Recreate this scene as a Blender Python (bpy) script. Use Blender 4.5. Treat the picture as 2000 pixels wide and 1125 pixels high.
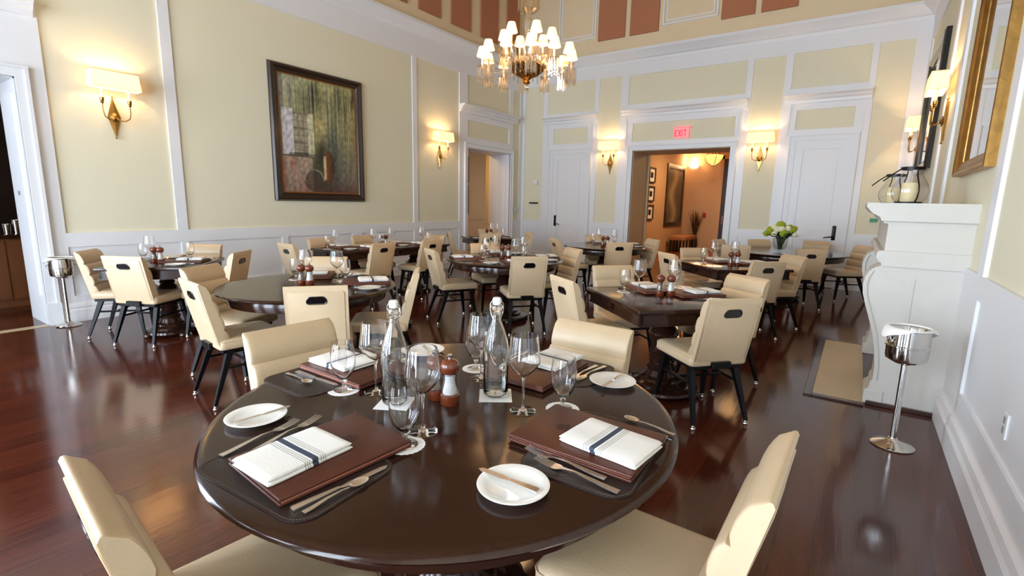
import bpy, bmesh, math, random
from mathutils import Vector, Matrix
random.seed(7)
for _o in list(bpy.data.objects):
    bpy.data.objects.remove(_o, do_unlink=True)
SC = bpy.context.scene
COL = SC.collection
R = math.radians
PI = math.pi

# ------------------------------------------------------------------ camera
PITCH, ROLL, YAW = .1739, .0213, -.6054
_f = Vector((math.sin(YAW)*math.cos(PITCH), math.cos(YAW)*math.cos(PITCH), -math.sin(PITCH)))
_r = Vector((math.cos(YAW), -math.sin(YAW), 0))
_u = _r.cross(_f)
_c, _s = math.cos(ROLL), math.sin(ROLL)
_rt = _c*_r + _s*_u
_up = -_s*_r + _c*_u
camd = bpy.data.cameras.new('camera')
cam = bpy.data.objects.new('camera', camd)
COL.objects.link(cam)
cam.matrix_world = Matrix(((_rt.x, _up.x, -_f.x, 0), (_rt.y, _up.y, -_f.y, 0), (_rt.z, _up.z, -_f.z, 1.44), (0, 0, 0, 1)))
camd.sensor_width = 36
camd.lens = 962.48/2000*36
camd.clip_start = .02
SC.camera = cam

# ------------------------------------------------------------------ world, daylight, exposure
W = bpy.data.worlds.new('world')
SC.world = W
W.use_nodes = True
_bg = W.node_tree.nodes['Background']
_bg.inputs[0].default_value = (.72, .84, 1, 1)
_bg.inputs[1].default_value = 1.6
SC.view_settings.view_transform = 'Standard'
SC.view_settings.look = 'None'
SC.view_settings.gamma = 1
SC.view_settings.exposure = .1
try:
    SC.cycles.transparent_max_bounces = 32
except Exception:
    pass

def area(name, loc, rot, sx, sy, power, col):
    d = bpy.data.lights.new(name, 'AREA')
    d.shape = 'RECTANGLE'
    d.size, d.size_y, d.energy, d.color = sx, sy, power, col
    o = bpy.data.objects.new(name, d)
    COL.objects.link(o)
    o.location, o.rotation_euler = loc, rot
    return o

def lamp(name, loc, power, col=(1, .62, .3), r=.03, parent=None):
    d = bpy.data.lights.new(name, 'POINT')
    d.energy, d.color, d.shadow_soft_size = power, col, r
    o = bpy.data.objects.new(name, d)
    COL.objects.link(o)
    o.location = loc
    if parent: o.parent = parent
    return o

XL, XR, YF, YB, ZC = -7.148, .643, 10.639, -3.4, 6.3
# daylight through the tall windows of the wall behind the camera
WIN = [(-6.0, -4.7), (-3.9, -2.6), (-1.8, -.5)]
for a, b in WIN:
    area('window_daylight', ((a+b)/2, YB-.3, 1.88), (R(90), 0, 0), b-a, 3.64, 340, (.74, .86, 1))
area('window_daylight', (XL-.3, -1.9, 1.88), (R(90), 0, -PI/2), 1.6, 3.64, 330, (.74, .86, 1))

# ------------------------------------------------------------------ materials
def lin(c):
    return tuple(((v/255)/12.92 if v/255 <= .04045 else ((v/255+.055)/1.055)**2.4) for v in c)

def mat(name, rgb, rough=.5, metal=0, coat=0, noise=0, nscale=8, bump=0, bscale=60, spec=.5, emit=0, ecol=None, trans=0, stretch=None):
    m = bpy.data.materials.new(name)
    m.use_nodes = True
    N, L = m.node_tree.nodes, m.node_tree.links
    b = N['Principled BSDF']
    c = (*lin(rgb), 1)
    b.inputs['Base Color'].default_value = c
    b.inputs['Roughness'].default_value = rough
    b.inputs['Metallic'].default_value = metal
    b.inputs['Coat Weight'].default_value = coat
    b.inputs['Coat Roughness'].default_value = .08
    b.inputs['Specular IOR Level'].default_value = spec
    if trans: b.inputs['Transmission Weight'].default_value = trans
    if emit:
        b.inputs['Emission Color'].default_value = (*lin(ecol or rgb), 1)
        b.inputs['Emission Strength'].default_value = emit
    tc = N.new('ShaderNodeTexCoord')
    mp = N.new('ShaderNodeMapping')
    L.new(tc.outputs['Object'], mp.inputs[0])
    if stretch: mp.inputs['Scale'].default_value = stretch
    if noise:
        n = N.new('ShaderNodeTexNoise'); n.inputs['Scale'].default_value = nscale; n.inputs['Detail'].default_value = 5
        L.new(mp.outputs[0], n.inputs[0])
        mx = N.new('ShaderNodeMix'); mx.data_type = 'RGBA'
        mx.inputs[6].default_value = tuple(max(0, v*(1-noise)) for v in c[:3])+(1,)
        mx.inputs[7].default_value = tuple(min(1, v*(1+noise)) for v in c[:3])+(1,)
        L.new(n.outputs[0], mx.inputs[0]); L.new(mx.outputs[2], b.inputs['Base Color'])
    if bump:
        n2 = N.new('ShaderNodeTexNoise'); n2.inputs['Scale'].default_value = bscale; n2.inputs['Detail'].default_value = 4
        L.new(mp.outputs[0], n2.inputs[0])
        bp = N.new('ShaderNodeBump'); bp.inputs['Strength'].default_value = bump; bp.inputs['Distance'].default_value = .002
        L.new(n2.outputs[0], bp.inputs['Height']); L.new(bp.outputs[0], b.inputs['Normal'])
    return m

def thin_glass(name, tint=(1, 1, 1), refl=1.0, ior=1.45, rough=0.0, body=0.0):
    m = bpy.data.materials.new(name)
    m.use_nodes = True
    N, L = m.node_tree.nodes, m.node_tree.links
    N.clear()
    out = N.new('ShaderNodeOutputMaterial')
    t = N.new('ShaderNodeBsdfTransparent'); t.inputs[0].default_value = (*tint, 1)
    g = N.new('ShaderNodeBsdfGlossy'); g.inputs['Roughness'].default_value = rough
    lw = N.new('ShaderNodeLayerWeight'); lw.inputs[0].default_value = .5
    p = N.new('ShaderNodeMath'); p.operation = 'POWER'; p.inputs[1].default_value = 4.2
    L.new(lw.outputs['Facing'], p.inputs[0])
    a = N.new('ShaderNodeMath'); a.operation = 'MULTIPLY_ADD'; a.inputs[1].default_value = .80*refl; a.inputs[2].default_value = .045+body; a.use_clamp = True
    L.new(p.outputs[0], a.inputs[0])
    cr = N.new('ShaderNodeValToRGB')
    cr.color_ramp.elements[0].position = .70; cr.color_ramp.elements[0].color = (*tint, 1)
    cr.color_ramp.elements[1].position = .97; cr.color_ramp.elements[1].color = (*[c*.5 for c in tint], 1)
    L.new(lw.outputs['Facing'], cr.inputs[0]); L.new(cr.outputs[0], t.inputs[0])
    mx = N.new('ShaderNodeMixShader')
    L.new(a.outputs[0], mx.inputs[0]); L.new(t.outputs[0], mx.inputs[1]); L.new(g.outputs[0], mx.inputs[2])
    L.new(mx.outputs[0], out.inputs[0])
    return m

def real_glass(name, tint=(1, 1, 1), ior=1.5, rough=0.0):
    m = bpy.data.materials.new(name)
    m.use_nodes = True
    N, L = m.node_tree.nodes, m.node_tree.links
    N.clear()
    out = N.new('ShaderNodeOutputMaterial')
    g = N.new('ShaderNodeBsdfGlass'); g.inputs['Color'].default_value = (*tint, 1); g.inputs['IOR'].default_value = ior; g.inputs['Roughness'].default_value = rough
    L.new(g.outputs[0], out.inputs[0])
    return m

def shade_mat(name, rgb, e):
    m = bpy.data.materials.new(name)
    m.use_nodes = True
    N, L = m.node_tree.nodes, m.node_tree.links
    N.clear()
    out = N.new('ShaderNodeOutputMaterial')
    d = N.new('ShaderNodeBsdfDiffuse'); d.inputs[0].default_value = (*lin((250, 240, 220)), 1)
    t = N.new('ShaderNodeBsdfTranslucent'); t.inputs[0].default_value = (*lin((250, 225, 180)), 1)
    e_ = N.new('ShaderNodeEmission'); e_.inputs[0].default_value = (*lin(rgb), 1); e_.inputs[1].default_value = e
    mx = N.new('ShaderNodeMixShader'); mx.inputs[0].default_value = .45
    ad = N.new('ShaderNodeAddShader')
    L.new(d.outputs[0], mx.inputs[1]); L.new(t.outputs[0], mx.inputs[2])
    L.new(mx.outputs[0], ad.inputs[0]); L.new(e_.outputs[0], ad.inputs[1])
    L.new(ad.outputs[0], out.inputs[0])
    return m

def floor_mat():
    m = bpy.data.materials.new('polished_cherry_floor')
    m.use_nodes = True
    N, L = m.node_tree.nodes, m.node_tree.links
    b = N['Principled BSDF']
    tc = N.new('ShaderNodeTexCoord')
    mp = N.new('ShaderNodeMapping'); mp.inputs['Rotation'].default_value = (0, 0, R(90))
    L.new(tc.outputs['Object'], mp.inputs[0])
    br = N.new('ShaderNodeTexBrick')
    br.inputs['Scale'].default_value = 1; br.inputs['Brick Width'].default_value = 1.9; br.inputs['Row Height'].default_value = .14
    br.inputs['Mortar Size'].default_value = .0016; br.inputs['Bias'].default_value = 0
    br.inputs['Color1'].default_value = (*lin((84, 39, 25)), 1)
    br.inputs['Color2'].default_value = (*lin((66, 30, 20)), 1)
    br.inputs['Mortar'].default_value = (*lin((36, 14, 10)), 1)
    L.new(mp.outputs[0], br.inputs[0])
    mp2 = N.new('ShaderNodeMapping'); mp2.inputs['Scale'].default_value = (14, 1.1, 1)
    L.new(tc.outputs['Object'], mp2.inputs[0])
    n = N.new('ShaderNodeTexNoise'); n.inputs['Scale'].default_value = 2.2; n.inputs['Detail'].default_value = 7; n.inputs['Roughness'].default_value = .6
    L.new(mp2.outputs[0], n.inputs[0])
    cr = N.new('ShaderNodeValToRGB')
    cr.color_ramp.elements[0].position = .3; cr.color_ramp.elements[0].color = (.72, .68, .68, 1)
    cr.color_ramp.elements[1].position = .72; cr.color_ramp.elements[1].color = (1.2, 1.12, 1.05, 1)
    L.new(n.outputs[0], cr.inputs[0])
    mx = N.new('ShaderNodeMix'); mx.data_type = 'RGBA'; mx.blend_type = 'MULTIPLY'; mx.inputs[0].default_value = 1
    L.new(br.outputs[0], mx.inputs[6]); L.new(cr.outputs[0], mx.inputs[7]); L.new(mx.outputs[2], b.inputs['Base Color'])
    n2 = N.new('ShaderNodeTexNoise'); n2.inputs['Scale'].default_value = 1.6; n2.inputs['Detail'].default_value = 4
    L.new(tc.outputs['Object'], n2.inputs[0])
    mr = N.new('ShaderNodeMapRange'); mr.inputs['To Min'].default_value = .07; mr.inputs['To Max'].default_value = .2
    L.new(n2.outputs[0], mr.inputs[0]); L.new(mr.outputs[0], b.inputs['Roughness'])
    b.inputs['Specular IOR Level'].default_value = .6
    bp = N.new('ShaderNodeBump'); bp.inputs['Strength'].default_value = .12; bp.inputs['Distance'].default_value = .004
    n3 = N.new('ShaderNodeTexNoise'); n3.inputs['Scale'].default_value = 2.6; n3.inputs['Detail'].default_value = 2
    L.new(mp2.outputs[0], n3.inputs[0]); L.new(n3.outputs[0], bp.inputs['Height']); L.new(bp.outputs[0], b.inputs['Normal'])
    return m

def napkin_mat():
    m = mat('striped_napkin_cloth', (238, 236, 232), .9, bump=.25, bscale=90)
    N, L = m.node_tree.nodes, m.node_tree.links
    b = N['Principled BSDF']
    tc = N.new('ShaderNodeTexCoord'); sp = N.new('ShaderNodeSeparateXYZ')
    L.new(tc.outputs['Object'], sp.inputs[0])
    cr = N.new('ShaderNodeValToRGB'); cr.color_ramp.interpolation = 'CONSTANT'
    mr = N.new('ShaderNodeMapRange'); mr.inputs['From Min'].default_value = -.026; mr.inputs['From Max'].default_value = .042
    L.new(sp.outputs['Y'], mr.inputs[0]); L.new(mr.outputs[0], cr.inputs[0])
    wht = (*lin((238, 236, 232)), 1); blu = (*lin((62, 70, 88)), 1)
    e = cr.color_ramp.elements
    e[0].position = 0; e[0].color = wht
    e[1].position = .995; e[1].color = wht
    spans = [(.08, .10), (.17, .19), (.26, .28), (.38, .62), (.72, .74), (.81, .83), (.90, .92)]
    for a, bb in spans:
        q = e.new(a); q.color = blu
        q = e.new(bb); q.color = wht
    L.new(cr.outputs[0], b.inputs['Base Color'])
    return m

def vcol_mat(name, rough=.45):
    m = bpy.data.materials.new(name)
    m.use_nodes = True
    N, L = m.node_tree.nodes, m.node_tree.links
    a = N.new('ShaderNodeVertexColor'); a.layer_name = 'paint'
    L.new(a.outputs[0], N['Principled BSDF'].inputs['Base Color'])
    N['Principled BSDF'].inputs['Roughness'].default_value = rough
    return m

M = dict(
    floor=floor_mat(),
    wall=mat('pale_yellow_wallcovering', (226, 219, 192), .75, noise=.03, nscale=40, bump=.12, bscale=220),
    trim=mat('white_trim_paint', (228, 228, 230), .38),
    upper=mat('cream_upper_wall', (226, 206, 170), .8, noise=.03),
    salmon=mat('terracotta_acoustic_fabric', (176, 116, 84), .95, bump=.2, bscale=300),
    ceil=mat('ceiling_paint', (186, 158, 124), .9),
    hall=mat('apricot_hall_wall', (202, 168, 130), .8, noise=.05, nscale=3),
    hallfloor=mat('hall_red_floor', (120, 62, 38), .3, noise=.2, nscale=4),
    leather=mat('cream_leather', (200, 176, 143), .36, noise=.05, nscale=14, bump=.25, bscale=140),
    blackmetal=mat('black_metal', (20, 20, 22), .35, metal=.6),
    blackplastic=mat('black_handle', (12, 12, 13), .18, coat=.5),
    chrome=mat('polished_steel', (215, 213, 208), .1, metal=1),
    darkwood=mat('espresso_table_wood', (45, 24, 16), .14, coat=0, spec=.42, noise=.28, nscale=5, stretch=(1, 9, 1)),
    plate=mat('white_china', (240, 239, 236), .12, coat=.4),
    linen=mat('white_linen', (240, 238, 235), .9, bump=.2, bscale=120),
    paper=mat('white_paper', (240, 238, 236), .9),
    napkin=napkin_mat(),
    menu=mat('chestnut_leather_cover', (78, 36, 22), .42, noise=.16, nscale=9, bump=.2, bscale=120),
    menuedge=mat('menu_page_edge', (176, 104, 78), .6),
    emblem=mat('embossed_dark_mark', (58, 26, 18), .5),
    mat_=mat('dark_brown_leather_mat', (38, 26, 22), .5, bump=.3, bscale=200),
    stitch=mat('mat_stitching', (92, 78, 68), .6),
    steel=mat('cutlery_steel', (232, 230, 226), .26, metal=1),
    millwood=mat('reddish_mill_wood', (104, 46, 22), .22, coat=.4, noise=.2, nscale=10, stretch=(1, 1, 4)),
    salt=mat('white_salt', (238, 236, 234), .9),
    pepper=mat('peppercorns', (120, 98, 80), .9, noise=.6, nscale=90),
    glass=thin_glass('clear_glass'),
    thick=thin_glass('thick_clear_glass', (.96, .97, .97), 1.15, body=.05),
    tableglass=real_glass('table_glass'),
    tablewater=real_glass('table_water', (.98, .99, .98), 1.33),
    water=thin_glass('water', (.93, .94, .93), .5, body=.04),
    crystal=thin_glass('warm_crystal', (1, .95, .88), 1.0, body=.16),
    brass=mat('antique_brass', (176, 138, 78), .3, metal=1, noise=.15, nscale=30),
    gold=mat('gold_leaf', (172, 132, 74), .36, metal=1, noise=.5, nscale=11, bump=.5, bscale=40),
    goldbowl=mat('gilded_bowl', (214, 160, 80), .22, metal=1),
    shade=shade_mat('lit_silk_shade', (255, 214, 158), .62),
    cshade=shade_mat('lit_chandelier_shade', (255, 220, 160), 1.0),
    candle=mat('candle_sleeve', (244, 232, 206), .5, emit=.25, ecol=(255, 220, 170)),
    frame=mat('dark_carved_frame', (44, 30, 22), .3, coat=.3, noise=.4, nscale=25),
    liner=mat('gilt_liner', (150, 100, 50), .4, metal=.7),
    painting=vcol_mat('oil_painting'),
    mirror=mat('mirror_glass', (225, 230, 228), .02, metal=1),
    stone=mat('cream_limestone', (203, 198, 189), .7, noise=.05, nscale=7, bump=.15, bscale=50),
    hearth=mat('travertine_hearth', (196, 176, 140), .35, noise=.12, nscale=6),
    firebox=mat('sooty_firebox', (24, 22, 21), .9),
    base=mat('dark_floor_border', (58, 30, 22), .25, coat=.3),
    exit=mat('exit_red', (255, 70, 90), .4, emit=1.5, ecol=(255, 30, 50)),
    exitface=mat('exit_face', (255, 176, 176), .3, emit=.45, ecol=(255, 90, 100)),
    wax=mat('ivory_wax', (232, 212, 166), .6),
    barwood=mat('brown_bar_wood', (120, 70, 40), .35, noise=.25, nscale=5, stretch=(4, 4, .6)),
    darkwall=mat('dark_bar_panelling', (44, 26, 19), .5, noise=.2),
    green=mat('lime_blossom', (160, 172, 38), .8, noise=.25, nscale=30),
    cream=mat('cream_blossom', (232, 230, 200), .8, noise=.1, nscale=30),
    leaf=mat('deep_green_leaf', (30, 60, 32), .6),
    twig=mat('dry_branches', (74, 46, 32), .9),
    red=mat('red_pull_station', (170, 30, 30), .4),
    grey=mat('grey_plate', (150, 148, 144), .4),
    white=mat('white_plastic', (230, 230, 228), .4),
    hallshade=mat('amber_glass_bowl', (240, 190, 110), .3, emit=1.5, ecol=(255, 190, 100)),
    hallglow=mat('lit_frosted_glass', (255, 230, 190), .4, emit=7, ecol=(255, 214, 160)),
    flame=mat('candle_flame', (255, 200, 110), .4, emit=9, ecol=(255, 170, 80)),
    greensign=mat('green_sign', (60, 150, 110), .5),
    doorbrown=mat('dark_brown_door', (40, 20, 16), .4),
    bench=mat('tan_upholstery', (170, 118, 74), .7),
)

# ------------------------------------------------------------------ mesh helpers
class MB:
    def __init__(s): s.v = []; s.f = []
    def add(s, vs, fs, T=None):
        k = len(s.v)
        s.v += [tuple(T @ Vector(p)) if T else tuple(p) for p in vs]
        s.f += [tuple(i+k for i in f) for f in fs]
        return s
    def box(s, x0, x1, y0, y1, z0, z1, bev=0, seg=2, T=None):
        if bev <= 0:
            vs = [(x, y, z) for x in (x0, x1) for y in (y0, y1) for z in (z0, z1)]
            return s.add(vs, [(0, 1, 3, 2), (4, 6, 7, 5), (0, 4, 5, 1), (2, 3, 7, 6), (0, 2, 6, 4), (1, 5, 7, 3)], T)
        bm = bmesh.new()
        bmesh.ops.create_cube(bm, size=1)
        for v in bm.verts:
            v.co = Vector(((x0+x1)/2+v.co.x*(x1-x0), (y0+y1)/2+v.co.y*(y1-y0), (z0+z1)/2+v.co.z*(z1-z0)))
        bmesh.ops.bevel(bm, geom=list(bm.edges), offset=bev, segments=seg, profile=.5, affect='EDGES')
        bm.verts.ensure_lookup_table()
        for i, v in enumerate(bm.verts): v.index = i
        s.add([v.co[:] for v in bm.verts], [tuple(v.index for v in f.verts) for f in bm.faces], T)
        bm.free()
        return s
    def loft(s, rings, cap=True, T=None, closed=True):
        n = len(rings[0]); vs = [p for r in rings for p in r]; fs = []
        for i in range(len(rings)-1):
            for j in range(n if closed else n-1):
                a = i*n+j; b = i*n+(j+1) % n
                fs.append((a, b, b+n, a+n))
        if cap:
            fs.append(tuple(range(n-1, -1, -1))); fs.append(tuple((len(rings)-1)*n+j for j in range(n)))
        return s.add(vs, fs, T)
    def lathe(s, prof, seg=24, c=(0, 0, 0), T=None, flute=0, nf=0):
        vs = []; fs = []; idx = []
        for r, z in prof:
            if r < 1e-5:
                idx.append([len(vs)]); vs.append((c[0], c[1], c[2]+z))
            else:
                row = []
                for k in range(seg):
                    t = 2*PI*k/seg
                    rr = r*(1+flute*math.cos(nf*t)) if nf else r
                    row.append(len(vs)); vs.append((c[0]+rr*math.cos(t), c[1]+rr*math.sin(t), c[2]+z))
                idx.append(row)
        for a, b in zip(idx, idx[1:]):
            if len(a) == 1 and len(b) == 1: continue
            for k in range(seg):
                k2 = (k+1) % seg
                if len(a) == 1: fs.append((a[0], b[k2], b[k]))
                elif len(b) == 1: fs.append((a[k], a[k2], b[0]))
                else: fs.append((a[k], a[k2], b[k2], b[k]))
        return s.add(vs, fs, T)
    def tube(s, pts, r, seg=8, T=None):
        pts = [Vector(p) for p in pts]; rings = []
        n = len(pts); up = None
        for i, p in enumerate(pts):
            d = (pts[min(i+1, n-1)]-pts[max(i-1, 0)]).normalized()
            if up is None:
                up = Vector((0, 0, 1)) if abs(d.z) < .9 else Vector((1, 0, 0))
            x = d.cross(up).normalized(); up = x.cross(d).normalized()
            rr = r[i] if isinstance(r, (list, tuple)) else r
            rings.append([tuple(p+rr*(math.cos(2*PI*k/seg)*x+math.sin(2*PI*k/seg)*up)) for k in range(seg)])
        return s.loft(rings, True, T)
    def prism(s, poly, ax, a, b, T=None):
        def P(u, w, t): return {'x': (t, u, w), 'y': (u, t, w), 'z': (u, w, t)}[ax]
        n = len(poly)
        vs = [P(u, w, a) for u, w in poly]+[P(u, w, b) for u, w in poly]
        fs = [(i, (i+1) % n, n+(i+1) % n, n+i) for i in range(n)]
        fs += [tuple(range(n-1, -1, -1)), tuple(range(n, 2*n))]
        return s.add(vs, fs, T)
    def sphere(s, c, r, seg=12, rings=8, T=None, sz=1):
        return s.lathe([(r*math.sin(PI*i/rings) if 0 < i < rings else 0, -r*sz*math.cos(PI*i/rings)) for i in range(rings+1)], seg, c, T)
    def build(s, name, m, parent=None, loc=None, rz=0, ang=35, flat=False):
        me = bpy.data.meshes.new(name)
        me.from_pydata(s.v, [], s.f)
        me.update()
        bm = bmesh.new(); bm.from_mesh(me); bmesh.ops.recalc_face_normals(bm, faces=bm.faces); bm.to_mesh(me); bm.free()
        me.materials.append(M[m] if isinstance(m, str) else m)
        if not flat:
            me.polygons.foreach_set('use_smooth', [True]*len(me.polygons))
            try: me.set_sharp_from_angle(angle=R(ang))
            except Exception: pass
        o = bpy.data.objects.new(name, me)
        COL.objects.link(o)
        if parent: o.parent = parent
        if loc: o.location = loc
        if rz: o.rotation_euler[2] = rz
        return o

def tag(o, label=None, cat=None, group=None, kind=None):
    if label: o['label'] = label
    if cat: o['category'] = cat
    if group: o['group'] = group
    if kind: o['kind'] = kind
    return o

def thing(name, label, cat, loc=(0, 0, 0), rz=0, group=None):
    o = bpy.data.objects.new(name, None)
    COL.objects.link(o)
    o.empty_display_size = .1
    o.location = loc; o.rotation_euler = (0, 0, rz)
    return tag(o, label, cat, group)

def kids(o): return [c for c in bpy.data.objects if c.parent is o]
_kc = {}
def dup(root, loc, rz, label, group=None):
    if root.name not in _kc:
        _kc[root.name] = [(c, kids(c)) for c in kids(root)]
    r = root.copy(); COL.objects.link(r)
    r.location = loc; r.rotation_euler = (0, 0, rz); r['label'] = label
    if group: r['group'] = group
    for c, gs in _kc[root.name]:
        d = c.copy(); COL.objects.link(d); d.parent = r
        for g in gs:
            e = g.copy(); COL.objects.link(e); e.parent = d
    return r

_used = set()
def place(root, loc, rz, label, group=None):
    if root.name not in _used:
        if root.name not in _kc: _kc[root.name] = [(c, kids(c)) for c in kids(root)]
        _used.add(root.name)
        root.location = loc; root.rotation_euler = (0, 0, rz); root['label'] = label
        if group: root['group'] = group
        return root
    return dup(root, loc, rz, label, group)

def struct(o): return tag(o, kind='structure')

def sheet(mb, ax, at, th, u0, u1, z0, z1, holes):
    """board sheet with rectangular holes on a wall plane; ax='x' -> plane x=at, u is y. th signed: towards room"""
    us = sorted({u0, u1, *[h[0] for h in holes], *[h[1] for h in holes]}); zs = sorted({z0, z1, *[h[2] for h in holes], *[h[3] for h in holes]})
    us = [u for u in us if u0 <= u <= u1]; zs = [z for z in zs if z0 <= z <= z1]
    def solid(i, j):
        if i < 0 or j < 0 or i >= len(us)-1 or j >= len(zs)-1: return False
        cu = (us[i]+us[i+1])/2; cz = (zs[j]+zs[j+1])/2
        return not any(h[0] < cu < h[1] and h[2] < cz < h[3] for h in holes)
    def P(u, z, t): return (at+t, u, z) if ax == 'x' else (u, at+t, z)
    def quad(a, b, c, d): mb.add([a, b, c, d], [(0, 1, 2, 3)])
    for i in range(len(us)-1):
        for j in range(len(zs)-1):
            if not solid(i, j): continue
            a, b, c, d = us[i], us[i+1], zs[j], zs[j+1]
            quad(P(a, c, th), P(b, c, th), P(b, d, th), P(a, d, th))
            quad(P(a, c, 0), P(a, d, 0), P(b, d, 0), P(b, c, 0))
            if not solid(i-1, j): quad(P(a, c, 0), P(a, c, th), P(a, d, th), P(a, d, 0))
            if not solid(i+1, j): quad(P(b, c, 0), P(b, d, 0), P(b, d, th), P(b, c, th))
            if not solid(i, j-1): quad(P(a, c, 0), P(b, c, 0), P(b, c, th), P(a, c, th))
            if not solid(i, j+1): quad(P(a, d, 0), P(a, d, th), P(b, d, th), P(b, d, 0))
    return mb

def wbox(mb, ax, at, sgn, u0, u1, z0, z1, t0, t1):
    """box on wall: thickness range t0..t1 towards the room"""
    a, b = sorted((at+sgn*t0, at+sgn*t1))
    if ax == 'x': mb.box(a, b, u0, u1, z0, z1)
    else: mb.box(u0, u1, a, b, z0, z1)

def wprof(mb, ax, at, sgn, u0, u1, prof):
    """extrude profile (t,z) along wall u0..u1"""
    if ax == 'x': mb.prism([(at+sgn*t, z) for t, z in prof], 'y', u0, u1)
    else:
        n = len(prof)
        vs = [(u0, at+sgn*t, z) for t, z in prof]+[(u1, at+sgn*t, z) for t, z in prof]
        fs = [(i, (i+1) % n, n+(i+1) % n, n+i) for i in range(n)]+[tuple(range(n-1, -1, -1)), tuple(range(n, 2*n))]
        mb.add(vs, fs)

CORN = [(0, 4.40), (.03, 4.40), (.035, 4.46), (.07, 4.48), (.10, 4.53), (.17, 4.58), (.19, 4.60), (.19, 4.65), (.15, 4.66), (0, 4.66)]
BASEP = [(0, 0), (.035, 0), (.035, .13), (.022, .15), (.03, .165), (.022, .20), (.006, .215), (0, .215)]
def capprof(z): return [(0, z-.16), (.045, z-.16), (.05, z-.11), (.08, z-.09), (.10, z-.05), (.15, z-.025), (.15, z), (0, z)]

# ------------------------------------------------------------------ room shell
struct(MB().box(-11.5, 1.6, YB-.3, YF+.3, -.1, 0).build('floor', 'floor', flat=True))
struct(MB().box(XL-.7, XR+.3, YB-.3, YF+.3, ZC, ZC+.1).build('ceiling', 'ceil', flat=True))
D1 = (-.2, 1.425); D2 = (8.479, 10.1); DH = 2.57
m = MB()
for a, b, z0, z1 in ((YB, -2.7, 0, ZC), (-2.7, -1.1, 0, .06), (-2.7, -1.1, 3.7, ZC), (-1.1, D1[0], 0, ZC), (D1[0], D1[1], DH, ZC), (D1[1], D2[0], 0, ZC), (D2[0], D2[1], DH, ZC), (D2[1], YF, 0, ZC)):
    m.box(XL-.616, XL, a, b, z0, z1)
struct(m.build('wall_left', 'wall', flat=True))
OP = (-4.213, -2.215); OH = 2.585; YO = 11.6
m = MB()
for a, b, z0, z1 in ((XL-.6, OP[0], 0, ZC), (OP[0], OP[1], OH, ZC), (OP[1], XR+.3, 0, ZC)):
    m.box(a, b, YF, YO, z0, z1)
struct(m.build('wall_back', 'wall', flat=True))
struct(MB().box(XR, XR+.3, YB, YF, 0, ZC).build('wall_right', 'wall', flat=True))
# wall behind the camera with three tall windows
m = MB()
sheet(m, 'y', YB-.25, .25, XL, XR, 0, ZC, [(a, b, .06, 3.7) for a, b in WIN])
struct(m.build('wall_front', 'trim', flat=True))
for i, (a, b) in enumerate(WIN):
    w = MB()
    for x in (a, (a+b)/2-.02, b-.05): w.box(x, x+.05, YB-.12, YB-.06, .06, 3.7)
    for z in (.06, .8, 1.5, 2.2, 2.9, 3.65): w.box(a, b, YB-.115, YB-.065, z, z+.04)
    o = struct(w.build('window_%d' % (i+1), 'trim', flat=True))
    MB().box(a, b, YB-.095, YB-.091, .06, 3.7).build('pane', 'glass', o, flat=True)
w = MB()
for y in (-2.7, -1.925, -1.15): w.box(XL-.12, XL-.06, y, y+.05, .06, 3.7)
for z in (.06, .8, 1.5, 2.2, 2.9, 3.65): w.box(XL-.115, XL-.065, -2.7, -1.1, z, z+.04)
struct(w.build('window_4', 'trim', flat=True))
# upper walls above the cornice
m = MB()
m.box(XL, XL+.02, YB, YF, 4.6, ZC); m.box(XL, XR, YF-.02, YF, 4.6, ZC); m.box(XR-.02, XR, YB, YF, 4.6, ZC)
struct(m.build('trim_1', 'upper', flat=True))
# cornice
m = MB()
wprof(m, 'x', XL, 1, YB, YF, CORN); wprof(m, 'y', YF, -1, XL, XR, CORN); wprof(m, 'x', XR, -1, YB, YF, CORN)
struct(m.build('trim_2', 'trim', ang=25))
# left wall panelling
m = MB()
UP = (1.0, 4.06)
holesL = [(1.66, 2.76, .992, 4.06), (2.88, 6.887, .992, 4.06), (6.998, 8.225, .992, 4.06), (10.21, 10.5, .992, 4.06), (8.49, 10.05, 3.47, 4.06),
          (1.664, 2.79, .288, .838), (2.887, 4.157, .288, .838), (4.256, 5.431, .288, .838), (5.636, 6.887, .288, .838), (7.056, 8.225, .288, .838),
          (8.479, 10.1, 0, DH), (8.5, 10.045, 2.795, 3.146), (-.2, 1.425, 0, DH), (-.1, 1.3, 2.795, 3.1), (10.25, 10.5, .288, .838), (-2.7, -1.1, .06, 3.7)]
sheet(m, 'x', XL, .022, YB, YF, 0, 4.42, holesL)
struct(m.build('trim_3', 'trim', flat=True))
m = MB()
m.box(XL, XL+.006, 1.53, 8.37, .2, .95); m.box(XL, XL+.006, 10.2, YF, .2, .95)
struct(m.build('trim_4', 'trim', flat=True))
m = MB()
wprof(m, 'x', XL+.022, 1, 1.53, 8.37, BASEP); wprof(m, 'x', XL+.022, 1, 10.21, YF, BASEP)
wprof(m, 'y', YF-.022, -1, XL, -6.36, BASEP); wprof(m, 'y', YF-.022, -1, -5.12, -4.36, BASEP); wprof(m, 'y', YF-.022, -1, -2.07, -1.2, BASEP); wprof(m, 'y', YF-.022, -1, -.17, XR, BASEP)
wprof(m, 'x', XR-.022, -1, YB, 4.40, BASEP); wprof(m, 'x', XR-.022, -1, 6.4, YF, BASEP)
struct(m.build('baseboard_1', 'trim', ang=20))
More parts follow.
